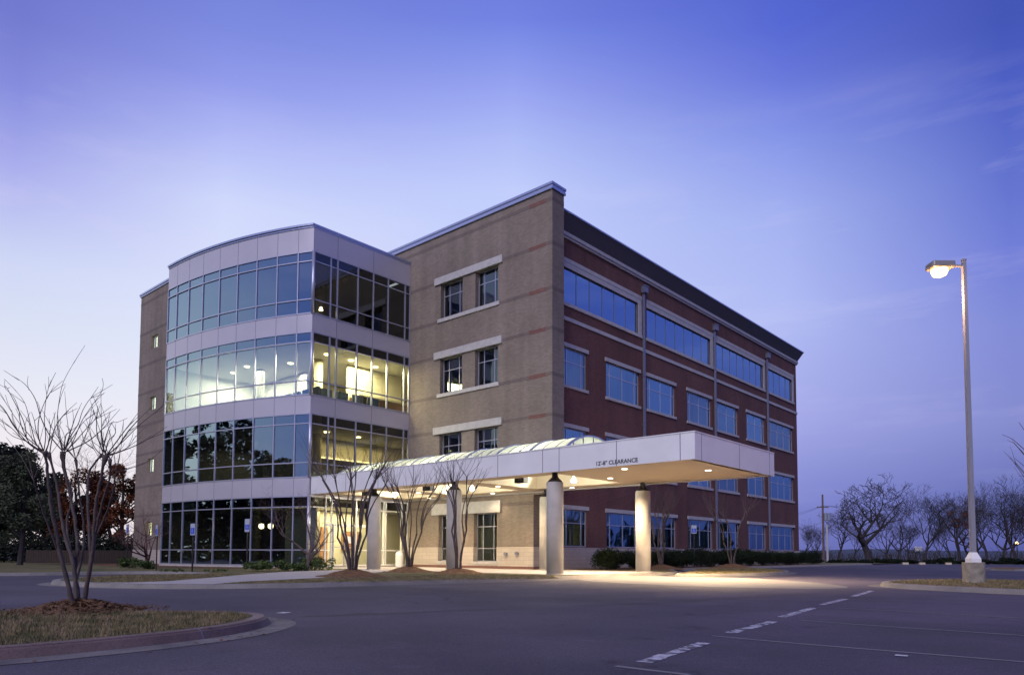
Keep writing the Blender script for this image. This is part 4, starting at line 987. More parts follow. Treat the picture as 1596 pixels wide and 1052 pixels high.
# foreground tree drawn stem by stem, each at its own depth
dF = 9.0
FB = onz(122, 951, -.05); dF = (FB-CAM).dot(FWD)
FT = thing('crape_myrtle', 'large bare crape myrtle in the near left island, long whips above knobbly pollard heads', 'tree', (FB.x, FB.y, .06), 0, 'bare multi-stemmed trees round the building')
O_ = Vector((FB.x, FB.y, .06)); tk = MB(); wp = MB()
def pth(pp, d0, d1, n=0):
    o = [at(x, y, dF+d0+(d1-d0)*i/(len(pp)-1))-O_ for i, (x, y) in enumerate(pp)]
    q = []
    for i in range(len(o)-1):   # catmull-rom
        p0, p1_, p2_, p3_ = o[max(i-1,0)], o[i], o[i+1], o[min(i+2,len(o)-1)]
        for k in range(4):
            t = k/4; q.append(.5*((2*p1_)+(p2_-p0)*t+(2*p0-5*p1_+4*p2_-p3_)*t*t+(3*p1_-p0-3*p2_+p3_)*t**3))
    return q+[o[-1]]
def stem(pp, r0, r1, d0, d1, knob=True):
    q = pth(pp, d0, d1); rr = lerp_r(r0*.86, r1*.72, len(q)); rr = [r*(1+.09*math.sin(i*2.1+r0*90)+rnd.uniform(-.06,.08)) for i, r in enumerate(rr)]; q = [v+Vector((rnd.uniform(-1,1), rnd.uniform(-1,1), 0))*.006 for v in q]
    if knob: rr[-1] = r1*1.9; rr[-2] = r1*1.6
    tk.tube(q, rr, 9)
stem([(115,944),(105,905),(96,873),(88,832),(80,790),(76,758),(73,725),(69,703)], .036, .020, -.15, -.5)
stem([(120,944),(118,905),(112,870),(103,840),(96,805),(91,770),(84,735),(75,706)], .034, .018, .0, .25)
stem([(124,944),(119,905),(117,882),(121,858),(118,820),(113,790),(107,762),(101,730),(98,704)], .032, .020, .1, .35)
stem([(130,944),(137,905),(143,870),(146,848),(147,812),(151,775),(157,748),(164,709)], .034, .021, .0, -.35)
stem([(137,905),(141,868),(139,820),(137,780),(138,742),(147,722),(160,708)], .026, .016, -.05, .3)
stem([(117,882),(108,850),(104,815),(112,770),(99,735),(96,708)], .022, .014, .1, .6)
stem([(141,868),(150,835),(166,800),(176,765),(181,735)], .017, .010, .1, -.2, False)
stem([(96,873),(84,842),(70,806),(60,775),(52,748)], .017, .010, -.2, -.7, False)
stem([(119,905),(128,868),(131,830),(127,792),(122,750),(118,716)], .019, .012, .2, .7)
stem([(146,848),(152,815),(160,780),(170,748),(172,716)], .020, .013, -.1, -.6)
C6 = lambda x, y: (x/4.385, 560+y/4.385)
def whip(pp, r=.0075, d0=0, d1=None, twig=True):
    d1 = rnd.uniform(-.9, .9) if d1 is None else d1
    q = pth([C6(*p) for p in pp], d0, d1); wp.tube(q, lerp_r(r, .0022, len(q)), 5, cap=False)
K1 = [[(290,625),(240,570),(195,510),(150,460),(60,330),(0,225)], [(280,625),(240,560),(205,430),(170,300),(105,210)], [(292,620),(215,590),(160,490),(135,410),(130,350),(95,260),(40,205)],
      [(295,620),(265,540),(262,430),(290,330),(340,230),(430,145)], [(300,620),(312,520),(303,400),(320,240),(350,140)], [(285,630),(180,560),(80,520),(0,440)], [(290,640),(190,570),(90,450),(45,370),(0,318)],
      [(310,640),(335,560),(345,470),(380,360)], [(300,630),(250,500),(235,420),(215,360)], [(290,630),(150,540),(80,470),(-60,360)], [(290,620),(120,480),(20,330),(-80,260)], [(180,540),(160,420),(50,200),(30,190)]]
K2 = [[(430,630),(340,520),(280,400),(240,270),(170,170),(80,110)], [(425,620),(405,540),(390,430),(405,280),(435,150),(515,5)], [(340,670),(345,600),(375,470),(430,385),(525,295)],
      [(445,620),(480,530),(535,440),(565,350),(620,265),(690,220)], [(460,620),(500,560),(560,420),(640,300),(700,213)], [(450,630),(540,530),(650,410),(770,315)], [(455,630),(600,560),(695,480),(740,430),(820,340)],
      [(430,620),(410,520),(400,430),(470,350)], [(440,625),(480,500),(520,380),(545,330)], [(440,620),(520,500),(560,440),(600,400)], [(435,620),(450,520),(480,490),(450,450)]]
K3 = [[(720,650),(700,560),(692,400),(690,200)], [(730,650),(820,530),(880,450),(940,370)], [(740,650),(850,550),(945,455),(1050,370),(1130,310)], [(740,660),(900,600),(1010,545),(1140,460)],
      [(690,650),(640,590),(610,470),(585,400)], [(705,640),(665,520),(660,400),(670,315)], [(720,640),(740,560),(790,500),(760,430)], [(640,610),(575,560),(560,490)], [(700,650),(720,540),(760,440),(805,430)],
      [(730,650),(800,600),(880,490),(935,420)], [(715,640),(690,520),(710,420),(755,390)], [(725,655),(860,610),(930,520)]]
for K in (K1, K2, K3):
    for pp in K:
        whip(pp, rnd.uniform(.0065, .0095))
        for _q in range(2):
            ii = rnd.randint(max(0, len(pp)-4), len(pp)-2); x, y = pp[ii]; x2, y2 = pp[ii+1]; tt = rnd.random(); x, y = x+(x2-x)*tt, y+(y2-y)*tt; dx, dy = (x2-pp[ii][0]), (y2-pp[ii][1]); s_ = rnd.choice((-1, 1))*rnd.uniform(15, 55)
            whip([(x, y), (x+dx*.4-s_*.4, y+dy*.4-10), (x+dx*.7-s_, y+dy*.7-25)], .0032)
        if rnd.random() < .75:
            x, y = pp[-2]; x2, y2 = pp[-1]; dx, dy = x2-x, y2-y; k = rnd.uniform(.5, .9); s_ = rnd.choice((-1, 1))*rnd.uniform(20, 60)
            whip([(x, y), (x+dx*k*.5-s_*.5, y+dy*k*.5), (x+dx*k-s_, y+dy*k)], .004)
for kx, ky, n_ in ((181,735,6),(52,748,6),(118,716,7),(172,716,5)):
    for _k in range(n_):
        an_ = rnd.uniform(-1.1, 1.1)+(kx-120)*.004; L_ = rnd.uniform(45, 110); x_, y_ = (kx)*4.385, (ky-560)*4.385
        ex, ey = kx+math.sin(an_)*L_, ky-math.cos(an_)*L_; mx_, my_ = (kx+ex)/2+rnd.uniform(-6, 6), (ky+ey)/2+rnd.uniform(-4, 8)
        whip([(x_, y_), (mx_*4.385, (my_-560)*4.385), (ex*4.385, (ey-560)*4.385)], rnd.uniform(.004, .006))
tk.build('trunk', BARK, FT, smooth=True); wp.build('crown', TWIG, FT)
mulch_ring((FB.x, FB.y), .78, .14, -.05, 'broad coarse mulch mound in the near left island at the foot of the large tree', 3, chips=2600)

# tree beyond the right edge of the frame: only its whips reach in
RT = onz(1680, 912, -.03); dR = (RT-CAM).dot(FWD)
t = thing('crape_myrtle', 'bare tree whose thin whips reach in at the right edge above the lot', 'tree', (RT.x, RT.y, -.03), 0, 'bare multi-stemmed trees round the building')
a, b = crape(31, 4.0, 5, spread=.18, r0=.05); O2 = Vector((RT.x, RT.y, -.03))
kn = at(1640, 770, dR)-O2; a.tube(stem_curve((0,0,-.1), kn, (.1,.1,0), 7, .02), lerp_r(.05, .035, 7), 7)
for pp in ([(1640,770),(1612,720),(1596,700),(1578,684),(1562,677)], [(1640,770),(1610,730),(1594,705),(1580,690),(1570,686)], [(1640,770),(1612,742),(1598,728),(1582,714)], [(1640,770),(1610,700),(1600,675),(1588,658)], [(1640,770),(1615,745),(1600,742),(1588,741)]):
    q = [at(x, y, dR+rnd.uniform(-.05,.05))-O2 for x, y in pp]; b.tube(q, lerp_r(.014, .005, len(q)), 4, cap=False)
a.build('trunk', BARK, t, smooth=True); b.build('crown', TWIG, t)

# branching bare trees
def bare(seed, H, r0, trunk_f=.22, spread=.62, lv=6, up=.35, dens=3, gn=None, mr=.0):
    rg = random.Random(seed); tk_ = MB(); cr = MB(); cnt = [0]
    def br(p, d, L, r, lev):
        n_ = 4 if lev < 3 else 3; pts = [p]; q = p.copy(); dd = d.copy()
        for i in range(n_):
            dd = (dd+Vector((rg.uniform(-1,1), rg.uniform(-1,1), rg.uniform(-.6,.8)))*.20+Vector((0,0,up*.12))).normalized(); q = q+dd*L/n_; pts.append(q)
        rr = [max(x_, mr) for x_ in lerp_r(r, r*.55, len(pts))]; (tk_ if lev < 2 else cr).tube(pts, rr, 7 if lev < 2 else (4 if lev < 4 else 3), cap=lev == 0)
        if lev >= lv: return
        nch = dens if lev < 3 else (3 if lev < 4 else 2)
        for k in range(nch+ (1 if lev == 0 else 0)):
            t = rg.uniform(.45, 1.0) if k else 1.0
            bi = min(len(pts)-1, int(t*(len(pts)-1)+.5)); b0 = pts[bi]
            ax = Vector((rg.uniform(-1,1), rg.uniform(-1,1), rg.uniform(-.3,.6))).normalized()
            kk = .45 if k == 0 and lev < 3 else 1.0
            nd = (dd*(1-spread*kk*rg.uniform(.6, 1.1))+ax*spread*kk*1.3).normalized()
            if nd.z < -.15: nd.z *= -.3
            br(b0, nd, L*rg.uniform(.62, .84), rr[bi]*.78, lev+1)
    br(Vector((0,0,-.3)), Vector((0,0,1)), H*trunk_f, r0, 0)
    zs_ = max(v[2] for v in cr.v) if cr.v else H; s_ = H/zs_
    for mb in (tk_, cr): mb.v = [(x*s_, y*s_, z*s_) for x, y, z in mb.v]
    return tk_, cr
def bare_thing(seed, H, r0, loc, label, name='bare_tree', cat='tree', group=None, rz=0, bm=BARKD, **kw):
    t = thing(name, label, cat, loc, rz, group); a, b = bare(seed, H, r0, **kw); a.build('trunk', bm, t); b.build('crown', bm, t); return t
def pd(px, py, d): return at(px, py, d)
# two small dark trees by the curved glass
p = onz(475, 889, PZ); bare_thing(5, 4.2, .06, (p.x, p.y, PZ), 'small dark bare tree before the right end of the curved glass bay, beside the canopy', group='small bare ornamental trees by the glass bay', lv=7, up=.5, spread=.55, bm=TWIG)
p = onz(226, 885, PZ); bare_thing(8, 3.7, .055, (p.x, p.y, PZ), 'small twiggy reddish bare tree before the tan side wall left of the glass bay', group='small bare ornamental trees by the glass bay', lv=7, up=.4, spread=.6, bm=mat('red_twig', (.11,.05,.05,1), .85))

# far bare trees on the right
GFAR = 'bare winter trees beyond the parking lot'
def far_xy(px, d, pyb=874):
    p = at(px, pyb, d); return (p.x, p.y, p.z)
oak = bare_thing(44, 13.4, .34, far_xy(1355, 105, 876), 'big spreading bare oak, broadest of the far trees, right of the utility poles', group=GFAR, lv=7, dens=3, trunk_f=.17, spread=.60, up=.30, mr=.013)
v1 = bare_thing(52, 11.5, .17, far_xy(1441, 108), 'slender upright bare tree standing alone between the big oak and the lot lamp', group=GFAR, lv=7, trunk_f=.26, spread=.48, up=.7, mr=.010)
v2 = bare_thing(63, 11.5, .20, far_xy(1496, 104), 'bare tree just left of the lot lamp post, a few russet leaves still on it', group=GFAR, lv=7, dens=3, trunk_f=.24, spread=.56, up=.4, mr=.010)
v3 = bare_thing(77, 13.5, .19, far_xy(1562, 112), 'tall bare tree second from the right edge with steep limbs', group=GFAR, lv=7, trunk_f=.25, spread=.5, up=.6, mr=.010)
dup(v1, far_xy(1252, 118), 1.2, (.62,)*3, 'short thin bare tree just right of the far brick corner')
dup(v2, far_xy(1306, 112), 2.2, (.80,)*3, 'low bare tree squeezed between the utility poles and the big oak')
dup(v3, far_xy(1398, 110), .8, (.80,)*3, 'bare tree close on the right side of the big oak, a head lower than it')
dup(v2, far_xy(1416, 120), 3.6, (.62,)*3, 'small leaning bare tree between the oak and the slender upright tree')
dup(v3, far_xy(1524, 118), 2.4, (1.0,)*3, 'bare tree just right of the lot lamp post')
dup(v1, far_xy(1541, 106), 4.0, (1.0,)*3, 'thin bare tree between the lamp post and the tall steep-limbed tree')
dup(v2, far_xy(1584, 110), 5.0, (1.05,)*3, 'bare tree almost at the right edge, lowest limbs over the distant yellow light')
dup(v3, far_xy(1602, 118), 1.4, (1.08,)*3, 'bare tree cut by the right edge of the photo')
dup(v1, far_xy(1467, 122), 2.9, (.6,)*3, 'lowest thin bare tree left of the lot lamp, behind a gap in the hedge')

bare_under = []
for i, (px_, d_, sc_, src, lab) in enumerate(((1330, 125, .62, 0, 'bare tree behind the left side of the big oak'), (1381, 128, .78, 1, 'bare tree directly behind the right limbs of the big oak'), (1483, 128, .85, 0, 'spreading bare tree behind the gap left of the lamp post'), (1510, 126, .9, 2, 'bare tree hidden behind the lamp post'), (1573, 128, .95, 0, 'broad bare tree behind the distant yellow light'), (1270, 126, .6, 2, 'small bare tree left of the utility poles'))):
    dup((v1, v3, v2)[src], far_xy(px_, d_), 1.7*i+.5, (sc_,)*3, lab)
def leafcloud(mb, blobs, n, size, rg, flat=.6):
    tot = sum(b[1]**2 for b in blobs)
    for (c, r, sq) in blobs:
        k = int(n*r*r/tot)
        for _ in range(k):
            v = Vector((rg.gauss(0,1), rg.gauss(0,1), rg.gauss(0,1))).normalized()*r*(rg.random()**.33)
            v.z *= sq; c0 = Vector(c)+v
            d = Vector((rg.uniform(-1,1), rg.uniform(-1,1), rg.uniform(-flat,flat))).normalized(); e = d.cross(Vector((rg.uniform(-1,1), rg.uniform(-1,1), rg.uniform(-1,1)))).normalized()
            s_ = size*rg.uniform(.6, 1.4); mb.quad(c0-d*s_, c0+e*s_*.45, c0+d*s_, c0-e*s_*.45)
def clumps(rg, c, R_, zr, n, rmin, rmax, sq=.8, shape=None):
    o = []
    for _ in range(n):
        while True:
            v = Vector((rg.uniform(-1,1), rg.uniform(-1,1), rg.uniform(-1,1)))
            if v.length < 1: break
        k = shape(v.z) if shape else 1
        o.append((Vector(c)+Vector((v.x*R_*k, v.y*R_*k, v.z*zr)), rg.uniform(rmin, rmax), sq))
    return o
def leafy(seed, H, Rr, z0, name, label, loc, lm, n=9000, ls=.16, group=None, shape=None, ncl=34, rc=(.5, 1.1), bark=BARKD):
    rg = random.Random(seed); t = thing(name, label, 'tree', loc, 0, group)
    tk_ = MB(); tk_.tube(stem_curve((0,0,-.4), (0,0,H*.9), (.15,.1,0), 7, .06, rg), lerp_r(H*.028, H*.006, 7), 8)
    zc, zr = (z0+H)/2, (H-z0)/2; bl = clumps(rg, (0,0,zc), Rr, zr*.93, ncl, rc[0], rc[1], .8, shape)
    for c, r, s_ in bl[::3]: tk_.tube(stem_curve((0,0,max(.3, c.z*.6)), c, (0,0,.2), 5, .05, rg), lerp_r(H*.010, .015, 5), 5, cap=False)
    tk_.build('trunk', bark, t); mb = MB(); leafcloud(mb, bl, n, ls, rg); mb.build('crown', lm, t); return t
GL = 'trees behind the left side of the building'
def gp(px, d, z=-.1): p = at(px, 875, d); return (p.x, p.y, z)
cone = lambda z: 1.05-.55*(z*.5+.5)
leafy(101, 10.2, 4.6, 1.0, 'evergreen_tree', 'huge near-black evergreen rising at the far left edge', gp(4, 60), L_EVER, 16000, .22, GL, cone, 46, (.9, 1.6))
leafy(102, 6.6, 2.3, 1.1, 'broadleaf_tree', 'rounded grey-green tree on a thin trunk at the left edge, before the dark evergreen', gp(30, 42), L_GREY, 15000, .085, GL, lambda z: 1.0-.25*abs(z), 44, (.35, .8))
leafy(103, 8.3, 2.4, .9, 'russet_tree', 'orange-brown leafed tree behind the foreground trunks, left of the other russet tree', gp(112, 60), L_RED, 8000, .12, GL, None, 34, (.4, .9))
leafy(104, 8.6, 2.3, .8, 'russet_tree', 'orange-brown leafed tree against the tan side wall', gp(186, 58), L_RED, 9000, .12, GL, None, 36, (.4, .9))
leafy(105, 8.2, 2.0, 1.0, 'evergreen_tree', 'dark narrow evergreen between the two russet trees', gp(150, 66), L_EVER, 6500, .17, GL, cone, 26, (.5, 1.0))
leafy(106, 9.0, 2.2, 1.0, 'evergreen_tree', 'dark evergreen between the huge evergreen and the left russet tree', gp(82, 68), L_EVER, 6500, .19, GL, cone, 26, (.6, 1.1))
bare_thing(111, 14.5, .22, gp(176, 72), 'tall pale-twigged bare tree rising above the russet trees beside the tan side wall', group=GL, lv=7, trunk_f=.26, spread=.55, up=.4)
bare_thing(112, 12.0, .20, gp(142, 74), 'bare tree above the gap between the two russet trees', group=GL, lv=6, trunk_f=.26, spread=.55, up=.4)
# dark hedge and board fence under the trees
hg = MB(); rg = random.Random(4); a, b = Vector(gp(-30, 52)), Vector(gp(215, 54)); bl = []
for i in range(40): q = a.lerp(b, i/39); bl.append((q+Vector((0,0,.95+rg.uniform(-.1,.25))), rg.uniform(.8, 1.15), 1.15))
leafcloud(hg, bl, 15000, .10, rg); o = hg.build('hedge', L_EVER); tag(o, 'long dark hedge under the trees at the left, behind the lawn', 'hedge')
fe = MB(); a, b = Vector(gp(40, 49)), Vector(gp(209, 50)); dv = (b-a).normalized(); nv = Vector((-dv.y, dv.x, 0)); L_ = (b-a).length; nbd = int(L_/.16)
for i in range(nbd): fe.obox(a+dv*(i+.5)*L_/nbd+Vector((0,0,.45)), dv, nv, (0,0,1), L_/nbd*.46, .012, .5+rnd.uniform(-.01,.01))
o = fe.build('board_fence', mat('dark_fence', (.035,.022,.018,1), .8, var=.3, vscale=4)); tag(o, 'low dark brown board fence before the hedge at the left', 'fence')

br_ = MB(); rg = random.Random(21)
for i in range(420):
    px_ = rg.uniform(1250, 1610); d_ = rg.uniform(92, 126); p = Vector(far_xy(px_, d_)); p.z -= .4; h_ = rg.uniform(.8, 3.2)*(.6+.6*noise.noise(Vector((px_*.02, 0, 5)))); a = rg.uniform(0, 6.28)
    e = p+Vector((math.cos(a)*h_*.4, math.sin(a)*h_*.4, h_)); br_.tube(stem_curve(p, e, (0,0,.1), 4, .08, rg), lerp_r(.05, .02, 4), 3, cap=False)
    for k in range(3): q = p.lerp(e, rg.uniform(.3, .9)); a = rg.uniform(0, 6.28); br_.tube([q, q+Vector((math.cos(a)*h_*.3, math.sin(a)*h_*.3, h_*.35))], [.025, .015], 3, cap=False)
o = br_.build('brushwood', BARKD, kind='stuff'); o['label'] = 'grey brushwood between the far bare trees'
rl = MB(); p = far_xy(1500, 103); leafcloud(rl, [(Vector(p)+Vector((dx, 0, z_)), r_, .8) for dx, z_, r_ in ((-.6, 5.6, .9), (.5, 6.6, .8), (.9, 5.2, .8), (-1.2, 7.0, .6))], 420, .13, rg); ro = rl.build('russet_leaves', L_RED); ro.location = (0,0,0); ro.parent = v2; ro.matrix_parent_inverse = v2.matrix_world.inverted() if False else Matrix.Translation(-v2.location)
# clipped shrubs along the brick side
def shrub(seed, lm, w_, h_, n, ls):
    rg = random.Random(seed); mb = MB(); bl = clumps(rg, (0,0,h_*.5), w_*.72, h_*.30, 16, h_*.26, h_*.36, .95); bl.append((Vector((0,0,h_*.45)), h_*.5, .85))
    for b0 in bl: b0[0].z = max(b0[0].z, b0[1]*.7)
    # thin shell leaves so the clipped outline reads
    leafcloud(mb, bl, n, ls, rg); return mb
GS = 'clipped dark shrubs along the brick side'
base_ = []
for i, (sd) in enumerate((201, 202, 203)):
    me_ = shrub(sd, L_BOX, 1.0, 1.12, 7000, .038); base_.append(me_)
poss = [(1.55, 2.4), (.9, 4.1), (.85, 6.0), (.8, 7.9), (.8, 9.7), (.8, 11.5), (.75, 13.4), (.75, 15.3), (.75, 17.2), (.75, 19.2), (.75, 21.3), (.75, 23.4), (.75, 25.5), (.75, 27.8), (.75, 30.4), (.75, 33.8)]
words = ['nearest the tan corner', 'second from the tan corner', 'under the gap before the second ground window', 'under the second ground window', 'left of the first downspout', 'at the foot of the first downspout', 'under the third ground window', 'between the third and fourth ground windows',
         'under the fourth ground window', 'at the foot of the second downspout', 'under the left half of the fifth ground window', 'under the right end of the fifth ground window', 'left under the sixth ground window', 'right under the sixth ground window', 'at the foot of the last downspout', 'last by the far brick corner']
protos = []
for i, (x, y) in enumerate(poss):
    lab = 'dark clipped shrub along the brick side, '+words[i]
    if i < 3:
        t = thing('clipped_shrub', lab, 'shrub', (x, y, PZ), i, GS); base_[i].build('foliage', L_BOX, t)
        st_ = MB(); st_.tube([(0,0,-.05),(0,0,.5)], .03, 6); st_.build('stem', BARKD, t); protos.append(t)
    else: dup(protos[i % 3], (x, y, PZ), i*1.3, (rnd.uniform(.95, 1.15), rnd.uniform(1.0, 1.25), rnd.uniform(.98, 1.2)), lab)
# low shrubs in front of the glass
GLW = 'low green shrubs before the glass bay'
lws = [(404, 890, .9, .50, 'low green shrub at the foot of the tallest parking sign, before the curved glass'), (440, 889, .9, .42, 'low green shrub under the curved glass between the sign and the small dark tree'), (463, 889.5, .8, .36, 'low green shrub at the foot of the small dark tree'), (497, 888.5, 1.0, .62, 'fullest low green shrub at the corner between the glass bay and the canopy'), (205, 886, .8, .55, 'low shrub before the left edge of the tan side wall'), (228, 886.5, .7, .42, 'low shrub before the stone base of the tan side wall'), (340, 891, .7, .15, 'tiny low plant before the middle of the curved glass'), (272, 891, .7, .16, 'tiny low plant at the left end of the curved glass')]
for i, (px, py, w_, h_, lab) in enumerate(lws):
    p = onz(px, py, PZ); t = thing('low_shrub', lab, 'shrub', (p.x, p.y, PZ), 0, GLW); shrub(300+i, L_NAN, w_, h_, 900 if h_ > .3 else 300, .06 if h_ > .3 else .035).build('foliage', L_NAN, t)
# far hedge bushes, wheel stops
GF = 'low bushes along the far edge of the lot'
fb_ = None
xs_f = [1252, 1277, 1303, 1326, 1346, 1372, 1396, 1422, 1454, 1474, 1499, 1532, 1552, 1574, 1594]
nm = ['beside the far brick corner', 'left of the utility poles', 'right of the utility poles', 'left under the big oak', 'at the big oak trunk', 'right under the big oak', 'well right of the big oak', 'left of the slender upright tree', 'nearer the middle of the three wheel stops', 'right of the middle wheel stop', 'just left of the lamp base', 'just right of the lamp base', 'second right of the lamp base', 'below the distant yellow light', 'cut by the right edge of the photo']
for i, px in enumerate(xs_f):
    d = 71+rnd.uniform(-1, 3); p = at(px, 877, d); lab = 'low dark bush at the far lot edge, '+nm[i]
    if fb_ is None:
        fb_ = thing('low_bush', lab, 'bush', (p.x, p.y, RZ), 0, GF); shrub(401, L_BOX, 1.5, .85, 2600, .07).build('foliage', L_BOX, fb_)
    else: dup(fb_, (p.x, p.y, RZ), i*.9, (rnd.uniform(.55, 1.1), rnd.uniform(.8, 1.2), rnd.uniform(.45, .85)), lab)
stopm = mat('wheel_stop_concrete', (.50,.42,.30,1), .8)
for px, lab in ((1437, 'pale concrete wheel stop under the slender upright tree at the far edge of the lot'), (1478, 'pale concrete wheel stop left of the lamp base at the far edge of the lot'), (1411, 'pale concrete wheel stop right of the big oak at the far edge of the lot')):
    p = at(px, 877.5, 69); b_ = MB(); rr_ = RIGHT.copy(); rr_.z = 0; rr_.normalize(); nn_ = Vector((-rr_.y, rr_.x, 0))
    for s0, s1 in ((-1, 1),):
        A = -rr_*.27; Bq = rr_*.27; prof = [(-.13, -.1), (-.10, .14), (-.05, .18), (.05, .18), (.10, .14), (.13, -.1)]
        for (a0, z0), (a1, z1) in zip(prof, prof[1:]): b_.quad(tuple(A+nn_*a0+Vector((0,0,z0))), tuple(Bq+nn_*a0+Vector((0,0,z0))), tuple(Bq+nn_*a1+Vector((0,0,z1))), tuple(A+nn_*a1+Vector((0,0,z1))))
        for E in (A, Bq): b_.quad(*[tuple(E+nn_*a0+Vector((0,0,z0))) for a0, z0 in prof])
    o = b_.build('wheel_stop', stopm); o.location = (p.x, p.y, RZ+.02); tag(o, lab, 'wheel stop', 'wheel stops at the far edge of the lot')
gr_ = MB()
# utility poles and wires
P1 = Vector(far_xy(1284, 92, 876)); P1.z = -.6; d1_ = (P1-CAM).dot(FWD)
ut = thing('utility_pole', 'brown wooden utility pole with crossarm and grey transformers right of the building', 'utility pole', P1, 0)
wd_m = mat('pole_wood', (.13,.09,.08,1), .9, var=.2); gm_ = mat('transformer_grey', (.22,.25,.36,1), .5)
H1 = zat(768, d1_)-P1.z; c = MB(); c.tube([(0,0,-.3),(0,0,H1)], [.17, .11], 10); c.build('pole', wd_m, ut)
rr_ = RIGHT.copy(); rr_.z = 0; rr_.normalize(); nn_ = Vector((-rr_.y, rr_.x, 0)); za = zat(788, d1_)-P1.z
c = MB(); c.obox((0,0,za), rr_, nn_, (0,0,1), .75, .05, .06)
c.build('crossarm', wd_m, ut); c = MB()
for k in (-.65, -.2, .3, .65): v = rr_*k; c.lathe([(.04, za+.06), (.06, za+.16), (.03, za+.2)], v.x, v.y, 8)
c.build('insulator', gm_, ut)
for k in (.35, .75):
    c = MB(); v = rr_*k; zt2 = zat(802, d1_)-P1.z; c.lathe([(.2, zt2-.55), (.23, zt2-.5), (.23, zt2+.35), (.1, zt2+.45)], v.x, v.y, 12); c.build('transformer', gm_, ut, smooth=False)
P2 = Vector(far_xy(1290, 88, 876)); P2.z = -.5; ut2 = thing('utility_pole', 'pale grey shorter pole close to the right of the brown utility pole', 'utility pole', P2, 0)
c = MB(); c.tube([(0,0,-.3),(0,0,zat(815, 88)-P2.z)], [.14, .12], 10); c.build('pole', mat('pale_pole', (.42,.42,.46,1), .7), ut2)
wm = mat('wire', (.06,.06,.08,1), .7)
for i, (kz, y0, y1) in enumerate(((za+.2, 791, 768), (za+.15, 797, 780), (za-1.9, 819, 812))):
    c = MB(); A = P1+Vector((0,0,kz)); L2 = at(1190, y0+5, 150); R2 = at(1660, y1, 100)
    for E in (L2, R2):
        pts = [A.lerp(E, t/10)+Vector((0,0,-1.0*math.sin(math.pi*t/10))) for t in range(11)]; c.tube([p-P1 for p in pts], .016, 4, cap=False)
    c.build('wire', wm, ut)
# distant small things
hp = at(1431, 857, 640); h = thing('distant_house', 'tiny pale house far off behind the slender upright tree', 'house', hp, .4)
c = MB(); c.box(-2.8, 2.8, -2, 2, -1, 2.0); c.build('wall', M['trim'], h)
c = MB(); c.quad((-3.1,-2.3,1.9),(3.1,-2.3,1.9),(3.1,0,3.3),(-3.1,0,3.3)); c.quad((-3.1,2.3,1.9),(3.1,2.3,1.9),(3.1,0,3.3),(-3.1,0,3.3)); c.quad((-3.1,-2.3,1.9),(-3.1,2.3,1.9),(-3.1,0,3.3)); c.quad((3.1,-2.3,1.9),(3.1,2.3,1.9),(3.1,0,3.3)); c.build('roof', mat('far_roof', (.35,.34,.36,1), .8), h)
lp_ = at(1585, 846, 128); h = thing('distant_lamp', 'small yellow street light far off between the bare trees near the right edge', 'street lamp', (lp_.x, lp_.y, -2), 0)
c = MB(); c.tube([(0,0,-2),(0,0,lp_.z+2.1)], .07, 6); c.build('pole', M['darkmetal'], h); c = MB(); c.lathe([(.12, lp_.z+1.8), (.26, lp_.z+1.9), (.26, lp_.z+2.15), (.1, lp_.z+2.25)], 0, 0, 10); c.build('lamp_globe', emit('far_lamp', (1.0, .62, .25, 1), 4), h)
# bin by the door
bn = thing('litter_bin', 'small white round-topped bin inside the lit entrance, right of the second door bay', 'bin', (-9.95, -1.15, PZ+.01))
c = MB(); c.lathe([(.20, 0), (.22, .05), (.22, .62), (.20, .66)], 0, 0, 18); c.build('body', M['white'], bn); c = MB(); c.lathe([(.225, .663), (.225, .70), (.16, .82), (.06, .87)], 0, 0, 18); c.build('lid', M['white'], bn)
# trees across the lot behind the camera (mirrored in the glass)
GR = 'trees across the lot mirrored in the curved glass'
spec = [(-64,-28,19,6.5),(-57,-34,17,6),(-50,-38,18,6.5),(-43,-42,15,5.5),(-37,-46,16,6),(-31,-50,12,5),(-25,-54,11,4.6),(-18,-57,8,4),(-71,-21,16,6)]
labs = ['tree mirrored at the far left of the second storey glass', 'tree mirrored left in the second storey glass', 'tallest mirrored tree in the second storey glass', 'mirrored tree left of the glass middle', 'broad mirrored tree in the glass middle', 'mirrored tree right of the glass middle', 'low mirrored tree toward the right of the glass', 'lowest mirrored tree at the right of the glass', 'mirrored tree at the left end of the glass']
for i, (x, y, h_, r_) in enumerate(spec):
    leafy(500+i, h_*1.05, r_*.8, .8, 'dark_tree', labs[i], (x, y, -.2), L_EVER, 9000, .30, GR, lambda z: 1.0-.45*(z*.5+.5), 34, (1.0, 2.1))
gh = MB(); rg = random.Random(9); bl = [(Vector((-75+i*2.2, -24-i*1.1+rg.uniform(-1,1), z_)), rg.uniform(2.0, 3.0), 1.1) for i in range(34) for z_ in (.6, 2.4)]; leafcloud(gh, bl, 26000, .34, rg); o = gh.build('hedge', L_EVER); tag(o, 'dark hedge across the lot mirrored in the ground floor glass', 'hedge')
t0_ = None; rg = random.Random(12); GE = 'trees mirrored in the ground floor windows of the brick side'
for i in range(11):
    loc = (60+rg.uniform(-3, 6), 52+i*11+rg.uniform(-2, 2), -.5)
    if t0_ is None: t0_ = leafy(601, 8.5, 5.0, .3, 'dark_tree', 'dark trees mirrored in the ground floor windows of the brick side', loc, L_EVER, 7000, .32, GE, lambda z: 1.0-.3*(z*.5+.5), 30, (1.1, 2.0))
    else: dup(t0_, loc, i*1.1, (1.2, 1.2, rg.uniform(.75, 1.1)))

